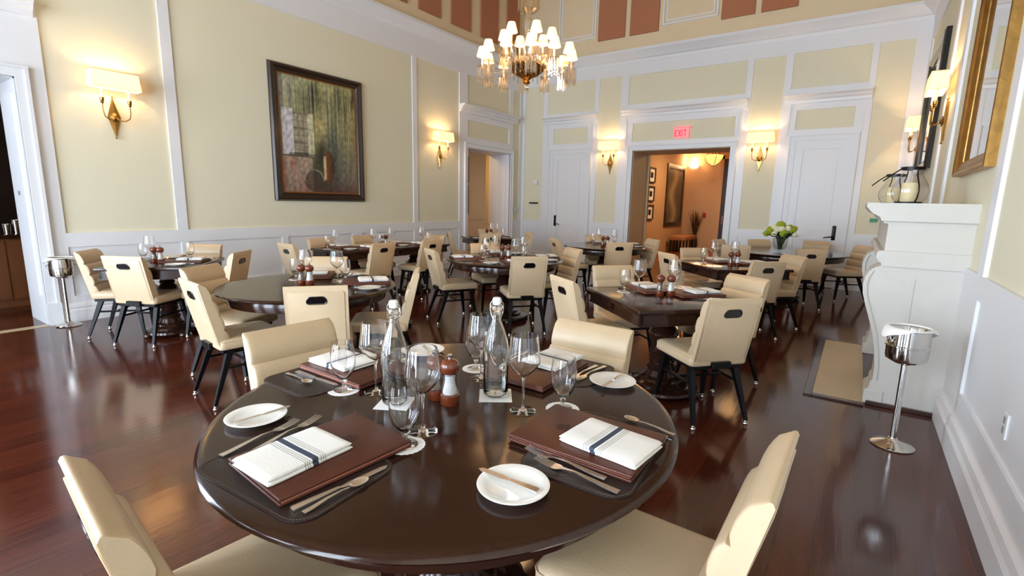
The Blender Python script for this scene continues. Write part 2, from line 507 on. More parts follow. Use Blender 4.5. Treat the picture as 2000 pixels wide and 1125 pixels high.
# door casings + crown caps, left wall
m = MB()
for (d0, d1) in (D1, D2):
    for a, b in ((d0-.105, d0), (d1, d1+.105)):
        wbox(m, 'x', XL, 1, a, b, 0, DH, .0, .05)
        wbox(m, 'x', XL, 1, a-.0 if a < d0 else a+.075, b if b > d1 else b-.075, 0, DH+.084, .05, .065)
        wbox(m, 'x', XL, 1, a-.008, b+.008, 0, .24, .051, .072)
    wbox(m, 'x', XL, 1, d0-.105, d1+.105, DH, DH+.11, 0, .05)
    wbox(m, 'x', XL, 1, d0-.105, d1+.105, DH+.085, DH+.11, .05, .07)
    zc = 3.34 if d0 < 0 else 3.44
    wprof(m, 'x', XL+.02, 1, d0-.25, d1+.20, capprof(zc))
struct(m.build('trim_5', 'trim', ang=20))
# jamb linings (white panelled reveals)
m = MB()
for (d0, d1) in (D1, D2):
    m.box(XL-.616, XL+.01, d1-.012, d1+.001, 0, DH); m.box(XL-.616, XL+.01, d0-.001, d0+.012, 0, DH); m.box(XL-.616, XL+.01, d0, d1, DH-.012, DH+.001)
    m.box(XL-.52, XL-.10, d1-.026, d1-.01, .32, 2.42)
struct(m.build('trim_6', 'trim', flat=True))
# far wall panelling
m = MB()
holesF = [(-7.05, -6.53, 1.0, 4.17), (-6.2, -5.32, 0, 2.585), (-6.22, -5.325, 2.806, 3.157), (-6.408, -5.179, 3.50, 4.18), (-5.075, -4.56, 1.0, 4.17),
          (OP[0], OP[1], 0, OH), (-4.251, -2.17, 2.774, 3.153), (-4.387, -2.045, 3.55, 4.15), (-1.94, -1.40, 1.0, 4.15), (-1.1, -.264, 0, 2.63),
          (-1.144, -.257, 2.831, 3.174), (-1.281, -.126, 3.55, 4.16), (-.033, .43, 1.0, 4.15),
          (-7.05, -6.53, .3, .87), (-4.98, -4.5, .3, .87), (-1.93, -1.42, .3, .87), (-.02, .43, .3, .87)]
sheet(m, 'y', YF, -.022, XL, XR, 0, 4.42, holesF)
struct(m.build('trim_7', 'trim', flat=True))
m = MB()
for a, b in ((-7.1, -6.4), (-5.05, -4.4), (-2.0, -1.25), (-.1, .5)): m.box(a, b, YF-.006, YF, .2, .95)
struct(m.build('trim_8', 'trim', flat=True))
m = MB()
for (a, b, h, zc, c0, c1) in ((-6.2, -5.32, 2.585, 3.43, -6.484, -5.092), (OP[0], OP[1], OH, 3.445, -4.497, -1.975), (-1.1, -.264, 2.63, 3.44, -1.355, -.05)):
    wbox(m, 'y', YF, -1, a-.12, a, 0, h, 0, .05); wbox(m, 'y', YF, -1, b, b+.12, 0, h, 0, .05)
    wbox(m, 'y', YF, -1, a-.12, a-.09, 0, h+.084, .05, .07); wbox(m, 'y', YF, -1, b+.09, b+.12, 0, h+.084, .05, .07)
    wbox(m, 'y', YF, -1, a-.12, b+.12, h, h+.11, 0, .05); wbox(m, 'y', YF, -1, a-.12, b+.12, h+.085, h+.11, .05, .07)
    wprof(m, 'y', YF-.02, -1, c0, c1, capprof(zc))
    wbox(m, 'y', YF, -1, c0+.07, c0+.11, h+.11, zc-.15, .02, .035); wbox(m, 'y', YF, -1, c1-.11, c1-.07, h+.11, zc-.15, .02, .035)
struct(m.build('trim_9', 'trim', ang=20))
m = MB()
m.box(OP[0], OP[0]+.012, YF, YO, 0, OH); m.box(OP[1]-.012, OP[1], YF, YO, 0, OH); m.box(OP[0], OP[1], YF, YO, OH-.012, OH)
m.box(OP[0], OP[0]+.05, YO-.01, YO+.02, 0, OH+.06)
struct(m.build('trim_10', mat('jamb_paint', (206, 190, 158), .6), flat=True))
# right wall panelling
m = MB()
holesR = [(1.0, 3.84, 1.07, 4.06), (4.0, 6.30, 1.07, 4.06), (6.42, 7.25, 1.07, 4.06), (7.37, 10.4, 1.07, 4.06), (1.0, 3.87, .357, .93), (-3, .8, 1.07, 4.06), (-3, .8, .357, .93)]
sheet(m, 'x', XR, -.022, YB, YF, 0, 4.42, holesR)
struct(m.build('trim_11', 'trim', flat=True))
struct(MB().box(XR-.006, XR, YB, 4.4, .2, 1.0).build('trim_12', 'trim', flat=True))

# far wall doors
def door(n, a, b, h, hinge_left):
    m = MB()
    sheet(m, 'y', YF-.008, -.03, a, b, .01, h, [(a+.13, b-.13, 1.05, h-.15), (a+.13, b-.13, .24, .86)])
    m.box(a, b, YF-.02, YF-.002, .01, h)
    for z0, z1 in ((1.05, h-.15), (.24, .86)):
        m.box(a+.16, b-.16, YF-.028, YF-.018, z0+.03, z1-.03)
    o = struct(m.build('door_%d' % n, 'trim', flat=True))
    hx = a+.10 if hinge_left else b-.075
    s = 1 if hinge_left else -1
    q = MB().box(hx-.03, hx+.03, YF-.052, YF-.036, .87, 1.13, .008, 2)
    hd = q.build('door_handle', 'blackmetal', o)
    q = MB().tube([(hx, YF-.05, .93), (hx, YF-.09, .93), (hx+s*.03, YF-.1, .932), (hx+s*.13, YF-.1, .92), (hx+s*.15, YF-.1, .905)], [.012, .011, .011, .009, .007], 10)
    q.build('lever', 'blackmetal', hd)
door(1, -6.2, -5.32, 2.585, True)
door(2, -1.1, -.264, 2.63, False)

# terracotta acoustic panels on the upper walls
for i, (a, b) in enumerate(((6.16, 6.77), (7.048, 7.644), (7.94, 8.561), (8.887, 9.513), (9.84, 10.35))):
    o = MB().box(XL+.02, XL+.055, a, b, 4.91, 6.1, .006, 1).build('acoustic_panel', 'salmon')
    tag(o, 'terracotta fabric acoustic panel high on the left wall, %s' % ('leftmost one in view', 'second from the left', 'third from the left', 'second from the far corner', 'nearest the far corner')[i], 'acoustic panel', 'acoustic panels above the cornice')
for i, (a, b) in enumerate(((-5.175, -4.548), (-4.439, -3.82), (-2.604, -2.011), (-1.907, -1.314))):
    o = MB().box(a, b, YF-.055, YF-.02, 4.95, 6.1, .006, 1).build('acoustic_panel', 'salmon')
    tag(o, 'terracotta fabric acoustic panel above the far cornice, %s' % ('nearest the chandelier on its right', 'second right of the chandelier', 'just right of the framed white panel', 'rightmost of all')[i], 'acoustic panel', 'acoustic panels above the cornice')
m = MB()
for a, b in ((-6.17, -5.23), (-3.742, -2.665), (-1.15, -.2)):
    for t, w, d in ((0, .03, .045), (.07, .025, .035)):
        sheet(m, 'y', YF-.02, -d+.02, a+t, b-t, 5.04+t, 6.1, [(a+t+w, b-t-w, 5.04+t+w, 6.1-w)])
struct(m.build('trim_13', 'trim', flat=True))

# threshold strip at the left doorway
struct(MB().box(XL-.03, XL+.08, D1[0], D1[1]-.02, 0, .004).build('trim_14', 'hearth', flat=True))

# ------------------------------------------------------------------ bar room seen through the left doorway
m = MB()
m.box(-11.5, -11.4, -1.5, 4.5, 0, 3.2); m.box(-11.5, XL-.616, 4.4, 4.5, 0, 3.2); m.box(-11.5, XL-.616, -1.5, -1.4, 0, 3.2); m.box(-11.5, XL-.616, -1.5, 4.5, 3.2, 3.3)
struct(m.build('wall_bar_room', 'darkwall', flat=True))
t = thing('bar_counter', 'brown panelled wooden bar counter beyond the left doorway', 'bar counter', (0, 0, 0))
q = MB(); q.box(-9.1, -8.55, -1.2, 3.2, .1, .86); q.box(-9.05, -8.6, -1.2, 3.2, 0, .1)
q.build('body', 'barwood', t, flat=True)
q = MB(); q.box(-9.16, -8.48, -1.2, 3.25, .86, .91, .008, 2); q.build('counter_top', 'darkwood', t)
for i in range(5):
    y0 = -1.1+i*.85
    q = MB(); sheet(q, 'x', -8.55, .02, y0, y0+.8, .12, .84, [(y0+.1, y0+.7, .22, .74)]); q.build('panel', 'barwood', t, flat=True)
q = MB()
q.lathe([(0, 0), (.042, 0), (.045, .02), (.035, .12), (.04, .16), (.02, .19), (.018, .22), (.0, .225)], 20)
sh = thing('cocktail_shaker', 'steel cocktail shaker standing on the bar counter, leftmost', 'shaker', (-8.75, 1.36, .91)); q.build('body', 'chrome', sh)
MB().tube([(0, 0, .19), (.03, 0, .26), (.07, 0, .30)], .008, 8).build('spout', 'chrome', sh)
sh2 = thing('mixing_tin', 'tall steel mixing tin on the bar counter by the door jamb', 'mixing tin', (-8.72, 1.56, .91))
MB().lathe([(0, 0), (.032, 0), (.045, .17), (.047, .17), (.034, .004)], 20).build('body', 'chrome', sh2)
sh3 = thing('mixing_tin', 'short steel mixing tin between the shaker and the tall tin', 'mixing tin', (-8.70, 1.47, .91))
MB().lathe([(0, 0), (.03, 0), (.042, .12), (.044, .12), (.032, .004)], 20).build('body', 'chrome', sh3)
o = MB().box(-7.47, -7.40, D1[1]-.034, D1[1]-.026, 1.395, 1.44, .002, 1).build('strike_plate', 'grey'); tag(o, 'small grey metal plate on the left doorway jamb', 'wall plate')
area('bar_room_lamp', (-9.6, .6, 3.1), (0, 0, 0), .6, .6, 18, (1, .75, .5))

# passage behind the second left doorway
m = MB()
m.box(-9.6, -9.5, 6.5, 13.5, 0, 3.0); m.box(-9.6, XL-.6, 13.4, 13.5, 0, 3.0); m.box(-9.6, XL-.6, 6.5, 6.6, 0, 3.0); m.box(-9.6, XL-.616, 6.5, 13.5, 3.0, 3.1)
m.box(-9.5, -9.48, 6.6, 13.4, .88, .98)
struct(m.build('wall_passage', 'hall', flat=True))
struct(MB().box(-9.6, XL-.6, YF+.3, 13.5, -.1, 0).build('floor_passage', 'hallfloor', flat=True))
m = MB(); m.box(-8.3, XL-.6, 10.75, 10.9, 0, 3.0); m.box(-8.34, -8.2, 10.70, 10.92, 0, 3.0); m.box(-8.0, -7.85, 10.7, 10.92, 0, 3.0)
struct(m.build('wall_passage_end', mat('passage_cream', (220, 196, 140), .7), flat=True))
for z0, z1, lb in ((1.95, 2.7, 'dark framed picture, upper one inside the left rear doorway'), (1.05, 1.88, 'dark framed picture, lower one inside the left rear doorway')):
    t = thing('wall_picture', lb, 'picture', (-9.47, 11.0, z0))
    q = MB(); sheet(q, 'x', -.005, .035, -.35, .32, 0, z1-z0, [(-.29, .26, .06, z1-z0-.06)]); q.build('frame', 'frame', t, flat=True)
    MB().box(-.005, .008, -.3, .27, .05, z1-z0-.05).build('print', 'darkwall', t, flat=True)
area('passage_lamp', (-8.6, 9.4, 2.95), (0, 0, 0), .5, .5, 24, (1, .66, .34))

# ------------------------------------------------------------------ hall behind the centre opening
HX0, HX1, HY = -4.85, -2.9, 17.0
m = MB()
m.box(HX0-.1, HX0, YO, HY, 0, 3.2); m.box(HX0-.1, -1.2, HY, HY+.1, 0, 3.2); m.box(-1.3, -1.2, YO, HY, 0, 3.2); m.box(HX0-.1, OP[0], YO-.001, YO+.02, 0, 3.2)
m.box(OP[1], -1.2, YO, YO+.02, 0, 3.2)
struct(m.build('wall_hall', 'hall', flat=True))
struct(MB().box(HX0-.1, -1.2, YO, HY+.1, 3.2, 3.3).build('ceiling_hall', 'hall', flat=True))
struct(MB().box(HX0-.1, -1.2, YF+.3, HY+.1, -.1, 0).build('floor_hall', 'hallfloor', flat=True))
m = MB(); m.box(-3.78, -3.68, HY-.05, HY, 0, 3.0); m.box(-2.2, -2.1, HY-.05, HY, 0, 3.0); m.box(-3.78, -2.1, HY-.05, HY, 2.9, 3.0)
struct(m.build('trim_15', 'hall', flat=True))
o = struct(MB().box(-3.68, -2.2, HY-.04, HY, .01, 2.9).build('door_3', 'doorbrown', flat=True))
q = MB().box(-3.62, -3.57, HY-.06, HY-.04, .85, 1.12, .005, 1); q.tube([(-3.595, HY-.06, .95), (-3.595, HY-.1, .95), (-3.42, HY-.1, .95)], .014, 8); q.build('door_handle', 'chrome', o)
def hallpic(y0, y1, z0, z1, lb, fw=.06, prn='painting'):
    t = thing('wall_picture', lb, 'picture', (HX0, (y0+y1)/2, z0))
    w = (y1-y0)/2; h = z1-z0
    q = MB(); sheet(q, 'x', 0, .04, -w, w, 0, h, [(-w+fw, w-fw, fw, h-fw)]); q.build('frame', 'frame', t, flat=True)
    if prn == 'painting':
        g = MB(); nu, nv = 14, 26; cols = []
        for j in range(nv+1):
            for i in range(nu+1):
                g.v.append((.012, -w+fw*.8+(2*w-1.6*fw)*i/nu, fw*.8+(h-1.6*fw)*j/nv))
                k = math.exp(-((i/nu-.42-.12*math.sin(j*.35))/.16)**2); e = .25+.2*math.sin(i*1.3+j*.2)
                cols.append((.10+.30*k, .085+.23*k, .045+.13*k+.02*e))
        for j in range(nv):
            for i in range(nu): g.f.append((j*(nu+1)+i, j*(nu+1)+i+1, (j+1)*(nu+1)+i+1, (j+1)*(nu+1)+i))
        o = g.build('canvas', 'painting', t); paint(o, cols)
    else:
        q = MB().box(0, .01, -w+fw*.5, w-fw*.5, fw*.5, h-fw*.5); q.build('mount', 'paper', t, flat=True)
        MB().box(.01, .016, -w*.4, w*.4, h*.33, h*.68).build('print', 'darkwall', t, flat=True)
def paint(o, cols):
    ca = o.data.color_attributes.new('paint', 'FLOAT_COLOR', 'POINT')
    for i, c in enumerate(cols): ca.data[i].color = (*c, 1)
hallpic(15.0, 16.75, .78, 2.66, 'tall abstract picture in a dark frame on the hall wall', .12)
for z, nm in ((2.03, 'top'), (1.52, 'middle'), (1.01, 'bottom')):
    hallpic(13.45, 13.95, z, z+.42, 'small framed print on the hall wall, %s of the column of three' % nm, .035, 'p')
t = thing('hall_bench', 'tan upholstered bench on dark legs in the hall beyond the opening', 'bench', (-4.5, 15.9, 0), 0)
MB().box(-.26, .26, -.6, .6, .36, .5, .03, 3).build('seat', 'bench', t)
for x in (-.2, .2):
    for y in (-.52, -.17, .17, .52): MB().box(x-.025, x+.025, y-.025, y+.025, 0, .37).build('leg', 'darkwood', t, flat=True)
t = thing('branch_vase', 'floor vase of dry branches beside the hall bench', 'vase', (-4.35, 16.72, 0))
MB().lathe([(0, 0), (.08, 0), (.12, .15), (.1, .35), (.06, .42), (.07, .45)], 16).build('vase', 'frame', t)
q = MB()
for i in range(60):
    a = random.uniform(0, 2*PI); s = random.uniform(.02, .28)
    q.tube([(0, 0, .35), (s*.4*math.cos(a), s*.4*math.sin(a), .75), (s*math.cos(a)*1.0, s*math.sin(a)*.8, random.uniform(1.0, 1.3))], [.006, .008, .003], 4)
tag(q.build('branches', 'twig', t), kind='stuff')
t = thing('pendant_light', 'amber glass bowl pendant light hanging in the hall', 'pendant light', (-3.70, 15.6, 2.60))
q = MB().lathe([(0, 0), (.05, .01), (.16, .08), (.25, .22), (.27, .3), (.24, .29), (.14, .1), (0, .03)], 24); q.build('bowl', 'hallshade', t)
q = MB()
for k in range(4):
    a = k*PI/2+.5; q.tube([(.02*math.cos(a), .02*math.sin(a), -.01), (.17*math.cos(a), .17*math.sin(a), .07), (.27*math.cos(a), .27*math.sin(a), .26), (0, 0, .47)], .008, 6)
q.build('strap', 'blackmetal', t)
t = thing('wall_light', 'glowing half-round wall light at the hall corner', 'wall light', (-4.62, HY-.005, 2.62))
MB().lathe([(0, 0), (.09, .02), (.16, .09), (.17, .12), (.15, .12), (.0, .03)], 20).build('bowl', 'hallglow', t)
lamp('hall_wall_lamp', (-4.62, HY-.2, 2.85), 22, (1, .6, .28), .06)
area('hall_ceiling_lamp', (-3.4, 14.2, 3.1), (0, 0, 0), .8, .8, 60, (1, .62, .32))
t = thing('ceiling_light', 'small twin-lamp ceiling fitting just inside the hall opening', 'ceiling light', (-4.45, 14.3, 2.95))
q = MB().lathe([(0, .25), (.16, .25), (.16, .22), (.1, .12), (.0, .1)], 20); q.build('dish', 'bench', t)
for s in (-1, 1): MB().sphere((s*.07, 0, .26), .03, 8, 6).build('bulb', 'hallglow', t)
o = MB().box(-4.20, -4.11, HY-.05, HY, 1.05, 1.2, .01, 1).build('alarm_pull', 'red'); tag(o, 'red fire alarm pull station on the hall end wall', 'fire alarm')

# ------------------------------------------------------------------ wall bits
o = MB().box(-6.87, -6.61, YF-.04, YF-.022, 1.395, 1.43, .004, 1).build('wall_plaque', 'blackplastic'); tag(o, 'small black bar-shaped plaque left of the left white door', 'wall plaque')
o = MB().box(-6.76, -6.64, YF-.045, YF-.01, 1.86, 1.98, .01, 2).build('wall_speaker', 'white'); tag(o, 'small white wall device above the black plaque', 'wall device')
o = MB().box(.16, .27, YF-.03, YF-.01, 1.22, 1.28, .003, 1).build('wall_tag', 'greensign'); tag(o, 'tiny green sign on the far wall by the mantel', 'wall sign')
t = thing('thermostat', 'white thermostat right of the left rear doorway', 'thermostat', (XL+.022, 10.36, 1.2)); MB().box(0, .03, -.06, .06, 0, .09, .006, 2).build('case', 'white', t); MB().box(.03, .034, -.02, .02, .03, .06).build('display', 'grey', t, flat=True)
t = thing('power_outlet', 'white wall outlet plate low on the right panelling', 'outlet', (XR-.006, 2.91, .46)); MB().box(-.008, 0, -.035, .035, 0, .115, .003, 1).build('plate', 'white', t); q = MB(); q.box(-.011, -.007, -.015, .015, .02, .05); q.box(-.011, -.007, -.015, .015, .065, .095); q.build('socket', 'grey', t, flat=True)

# exit sign
t = thing('exit_sign', 'red lit exit sign over the central opening', 'exit sign', (-3.19, YF-.03, 2.80))
MB().box(-.155, .155, -.012, 0, 0, .2, .003, 1).build('face', 'exitface', t)
MB().box(-.165, .20, -.05, .01, .2, .225, .006, 2).build('housing', 'exitface', t)
q = MB(); x = -.135; y0, y1 = -.02, -.011; w = .055; h = .13; z = .03
def B(a, b, c, d): q.box(a, b, y0, y1, c, d)
B(x, x+.016, z, z+h); B(x, x+w, z, z+.018); B(x, x+w, z+h-.018, z+h); B(x, x+w*.85, z+h/2-.009, z+h/2+.009)
x += .072
for sgn in (1, -1):
    a, b = (x, x+w) if sgn > 0 else (x+w, x)
    q.prism([(a-.009, z), (a+.009, z), (b+.009, z+h), (b-.009, z+h)], 'y', y0, y1)
x += .076; B(x, x+.016, z, z+h)
x += .036; B(x, x+w, z+h-.018, z+h); B(x+w/2-.008, x+w/2+.008, z, z+h)
q.build('lettering', 'exit', t, flat=True)


# ------------------------------------------------------------------ sconces
def make_sconce():
    t = thing('wall_sconce', '', 'wall lamp')
    # local: wall plane x=0, room towards +x, width along y, z=0 at diamond centre
    q = MB()
    for k in range(-5, 6):
        y = k*.0115; hgt = .22-.006*abs(k)
        q.tube([(.012+.010*(1-abs(k)/6), y*.06, hgt), (.02+.012*(1-abs(k)/6), y, 0), (.012+.01*(1-abs(k)/6), y*.06, -hgt)], .0055, 6)
    q.prism([(0, .2), (-.055, 0), (0, -.2), (.055, 0)], 'x', 0, .01)
    q.sphere((.02, 0, .225), .012, 8, 6); q.sphere((.02, 0, -.225), .012, 8, 6)
    q.build('backplate', 'brass', t)
    MB().lathe([(0, 0), (.045, .004), (.05, .012), (.03, .02), (.018, .03), (0, .034)], 12, T=Matrix.Translation((.03, 0, 0)) @ Matrix.Rotation(PI/2, 4, 'Y'), flute=.12, nf=6).build('rosette', 'brass', t)
    for s in (-1, 1):
        a = MB().tube([(.05, 0, 0), (.09, s*.03, -.035), (.12, s*.075, -.04), (.13, s*.115, -.01), (.13, s*.128, .05), (.13, s*.128, .13)], .006, 8).build('arm', 'brass', t)
        MB().lathe([(0, 0), (.01, 0), (.018, .015), (.015, .022), (.02, .03), (.022, .065), (.019, .068), (0, .068)], 14, (.13, s*.128, .125)).build('socket_cup', 'brass', a)
        MB().lathe([(0, 0), (.014, 0), (.014, .15), (0, .15)], 12, (.13, s*.128, .192)).build('candle_sleeve', 'candle', a)
    q = MB(); z0, z1 = .295, .475
    def ring(w, d0, d1, z): return [(d0, -w, z), (d1, -w, z), (d1, w, z), (d0, w, z)]
    q.loft([ring(.235, .05, .21, z0), ring(.215, .06, .20, z1), ring(.213, .062, .198, z1), ring(.233, .052, .208, z0)], cap=False)
    n = 12; q.f += [(0+j, (j+1) % 4, n+(j+1) % 4, n+j) for j in range(4)]
    q.build('lamp_shade', 'shade', t, flat=True)
    q = MB()
    for z, w, d0, d1 in ((z0, .2355, .0495, .2105), (z1, .2155, .0595, .2005)):
        for a, b in zip(ring(w, d0, d1, z), ring(w, d0, d1, z)[1:]+ring(w, d0, d1, z)[:1]): q.tube([a, b], .0022, 5)
    q.build('shade_trim', 'brass', t)
    return t
sconce = make_sconce()
def sconce_at(loc, rz, label):
    t = place(sconce, loc, rz, label, 'paired candle wall sconces')
    c, s = math.cos(rz), math.sin(rz)
    for k in (-1, 1):
        x, y = .13, k*.11
        lamp('sconce_bulb', (loc[0]+c*x-s*y, loc[1]+s*x+c*y, loc[2]+.40), 6.5, (1, .66, .34), .02)
sconce_at((XL, 2.22, 2.29), 0, 'brass twin-candle sconce with cream shade, nearest the bar doorway')
sconce_at((XL, 7.62, 2.31), 0, 'brass twin-candle sconce with cream shade between painting and rear doorway')
sconce_at((-4.74, YF, 2.33), -PI/2, 'brass twin-candle sconce with cream shade left of the central opening')
sconce_at((-1.68, YF, 2.34), -PI/2, 'brass twin-candle sconce with cream shade right of the central opening')
sconce_at((XR, 7.05, 2.37), PI, 'brass twin-candle sconce seen side-on beside the gold mirror')
sconce_at((XR, 10.05, 2.37), PI, 'brass twin-candle sconce half hidden behind the black wall frame')

# ------------------------------------------------------------------ large painting, mirror, black frame
t = thing('framed_painting', 'large dark-framed painting of a shuttered window and garden pot', 'painting', (XL, 4.895, 1.38))
w, h = .81, 1.97
q = MB()
prof = [(0, 0), (.03, 0), (.06, .02), (.065, .05), (.045, .085), (.05, .11), (.02, .125), (0, .125)]   # (depth, inward)
rings = []
for (sy, sz) in ((-1, 0), (1, 0), (1, 1), (-1, 1)):
    rings.append([(d, sy*(w-i), (i if sz == 0 else h-i)) for d, i in prof])
rings.append(rings[0])
q.loft(rings, cap=False); q.build('frame', 'frame', t, ang=20)
q = MB(); sheet(q, 'x', .004, .022, -w+.12, w-.12, .12, h-.12, [(-w+.14, w-.14, .14, h-.14)]); q.build('liner', 'liner', t, flat=True)
g = MB(); nu, nv = 90, 120; cols = []
y0, y1, z0, z1 = -w+.13, w-.13, .13, h-.13
rnd = random.Random(3)
streak = [rnd.uniform(-1, 1) for _ in range(nu+1)]; streak2 = [rnd.uniform(-1, 1) for _ in range(nu+1)]
from mathutils import noise as mn
def mixc(a, b, k): k = max(0, min(1, k)); return tuple(x*(1-k)+y*k for x, y in zip(a, b))
def SR(*c): return lin(c)
for j in range(nv+1):
    for i in range(nu+1):
        u, v = i/nu, j/nv
        g.v.append((.012, y0+(y1-y0)*u, z0+(z1-z0)*v))
        a = mn.noise(Vector((u*4, v*3, 1))); b = mn.noise(Vector((u*18, v*4, 5))); d = mn.noise(Vector((u*30, v*26, 9)))
        c = mixc(SR(96, 98, 62), SR(160, 156, 104), v*.9+a*.9)
        c = mixc(c, SR(46, 52, 44), 1.5*max(0, b+.05)+.2*(1-v)); c = mixc(c, SR(176, 176, 168), max(0, 1.2*(v-.55)*(1-2.2*u)))
        c = mixc(c, SR(26, 34, 26), .95*math.exp(-((u-.50-.1*a)/.10)**2-((v-.40)/.26)**2)); c = mixc(c, SR(30, 36, 34), .8*math.exp(-((u-.38)/.07)**2-((v-.78)/.12)**2))
        c = mixc(c, SR(38, 30, 24), 1.5*max(0, .55-v)*(1-abs(u-.62)*1.2))
        c = mixc(c, SR(108, 70, 40), max(0, u-.72)*2.2*(.9-v*.6))
        c = mixc(c, SR(150, 152, 148), max(0, .16-u)*5*v*.8*(1+b))
        c = mixc(c, SR(184, 168, 110), .8*math.exp(-((u-.52)/.09)**2-((v-.6)/.12)**2))
        c = mixc(c, SR(60, 72, 70), .8*math.exp(-((u-.66)/.10)**2-((v-.5)/.28)**2))
        if streak[i] > .55 and v > .35: c = mixc(c, SR(190, 182, 140), .45*(streak[i])*min(1, (v-.35)*3))
        if streak2[i] > .6: c = mixc(c, SR(30, 32, 28), .35)
        if .03 < u < .16 and .33 < v < .72: c = mixc(c, SR(188, 186, 190), .92)                       # left shutter
        if .16 <= u < .34 and .35 < v < .70:                                                     # window
            c = mixc(c, SR(150, 140, 120), .8)
            if abs((u-.16)*16 % 1-.5) > .40 or abs(v*16 % 1-.5) > .42: c = mixc(c, SR(90, 84, 74), .7)
        if .34 <= u < .42 and .32 < v < .70: c = mixc(c, SR(186, 182, 150), .9)                      # right shutter
        if .10 < u < .44 and .315 < v < .345: c = mixc(c, SR(74, 66, 56), .8)
        if u < .38 and v < .31: c = mixc(c, SR(176, 150, 136), .55+.5*b); c = mixc(c, SR(150, 70, 44), 1.2*max(0, mn.noise(Vector((u*14, v*2, 3)))))
        e = ((u-.40)/.13)**2+((v-.11)/.10)**2
        if e < 1: c = mixc(c, SR(64, 56, 46), .8)
        if .82 < e < 1.1 and v > .1: c = mixc(c, SR(132, 122, 104), .8)
        e = ((u-.60)/.075)**2+((v-.24)/.15)**2
        if e < 1: c = mixc(SR(112, 70, 34), SR(40, 26, 18), (u-.56)*9)
        if abs(u-.545) < .012 and .12 < v < .34: c = mixc(c, SR(206, 184, 140), .7)
        c = mixc(c, SR(70, 24, 18), max(0, .16-v)*3*(.5+u))
        c = tuple(max(0, x*1.25*(1+.55*d)) for x in c)
        cols.append(c)
for j in range(nv):
    for i in range(nu): g.f.append((j*(nu+1)+i, j*(nu+1)+i+1, (j+1)*(nu+1)+i+1, (j+1)*(nu+1)+i))
paint(g.build('canvas', 'painting', t), cols)

t = thing('gold_mirror', 'tall gold-leaf framed mirror above the stone mantel', 'mirror', (XR, 4.82, 1.71))
w, h = .64, 2.2
prof = [(0, 0), (.055, 0), (.06, .012), (.052, .03), (.036, .045), (.04, .06), (.03, .075), (.032, .09), (.018, .11), (0, .11)]
rings = []
for (sy, sz) in ((-1, 0), (1, 0), (1, 1), (-1, 1)): rings.append([(-d, sy*(w-i), (i if sz == 0 else h-i)) for d, i in prof])
rings.append(rings[0])
MB().loft(rings, cap=False).build('frame', 'gold', t, ang=20)
MB().box(-.014, -.002, -w+.1, w-.1, .10, h-.10).build('mirror_glass', 'mirror', t, flat=True)
t = thing('black_framed_mirror', 'large black-framed panel on the right wall beyond the sconce', 'wall frame', (XR, 8.85, 1.95))
w, h = .86, 1.62
prof = [(0, 0), (.05, 0), (.065, .03), (.06, .08), (.03, .13), (0, .13)]
rings = []
for (sy, sz) in ((-1, 0), (1, 0), (1, 1), (-1, 1)): rings.append([(-d, sy*(w-i), (i if sz == 0 else h-i)) for d, i in prof])
rings.append(rings[0])
MB().loft(rings, cap=False).build('frame', 'blackplastic', t, ang=20)
MB().box(-.02, -.002, -w+.12, w-.12, .12, h-.12).build('panel', 'mirror', t, flat=True)

# ------------------------------------------------------------------ fireplace
FY0, FY1 = 4.42, 6.30
t = thing('fireplace_mantel', 'cream limestone fireplace mantel with scrolled legs on the right wall', 'fireplace', (0, 0, 0))
q = MB()
q.prism([(XR, 1.36), (.135, 1.36), (.125, 1.385), (.11, 1.395), (.08, 1.41), (.065, 1.425), (.045, 1.45), (.04, 1.455), (.04, 1.485), (XR, 1.485)], 'y', FY0-.04, FY1+.04)
q.build('shelf', 'stone', t, ang=20)
q = MB(); q.prism([(XR, 1.15), (.178, 1.15), (.178, 1.34), (.15, 1.345), (.15, 1.36), (XR, 1.36)], 'y', FY0, FY1); q.build('frieze', 'stone', t, ang=20)
q = MB(); q.prism([(XR, 1.04), (.172, 1.04), (.168, 1.06), (.15, 1.075), (.135, 1.10), (.135, 1.13), (.15, 1.15), (XR, 1.15)], 'y', FY0-.02, FY1+.02); q.build('lower_moulding', 'stone', t, ang=20)
legp = [(XR, 0), (.195, 0), (.195, .115), (.208, .13), (.208, .165), (.222, .19), (.222, .30), (.205, .42), (.178, .55), (.145, .65), (.112, .75), (.088, .83), (.082, .90), (.09, .955), (.11, 1.0), (.14, 1.025), (.172, 1.04), (XR, 1.04)]
for a, b in ((FY0, FY0+.30), (FY1-.30, FY1)):
    o = MB().prism(legp, 'y', a, b).build('leg', 'stone', t, ang=25)
    q = MB()
    inner = [(x+.022, z) for x, z in legp[5:15]]
    for yy in (a-.006, b+.006):
        pts = [(x, yy, z) for x, z in inner]
        q.tube(pts, .006, 6)
    q.box(.36, .375, a-.006, a, .18, .96); 
    q.build('scroll_moulding', 'stone', o)
    MB().box(.18, .30, a-.008, b+.008, 0, .11, .006, 1).build('foot', 'stone', o)
MB().box(.30, XR, FY0+.30, FY1-.30, .92, 1.04).build('lintel', 'stone', t, flat=True)
q = MB(); q.box(XR-.02, XR-.004, FY0+.3, FY1-.3, 0, .92); q.box(.35, XR, FY0+.3, FY0+.34, 0, .92); q.box(.35, XR, FY1-.34, FY1-.3, 0, .92)
q.build('firebox', 'firebox', t, flat=True)
o = MB().box(.20, XR-.01, FY0-.035, FY0-.008, 0, .03, .004, 1).build('dark_skirting', 'base', t)
t = thing('hearth', 'beige stone hearth slab with dark wood border in front of the mantel', 'hearth', (0, 0, 0))
MB().box(-.143, .19, 4.38, 6.31, 0, .012, .002, 1).build('slab', 'hearth', t)
q = MB(); sheet(q, 'x', 0, .01, 0, 1, 0, 1, []); q = MB()
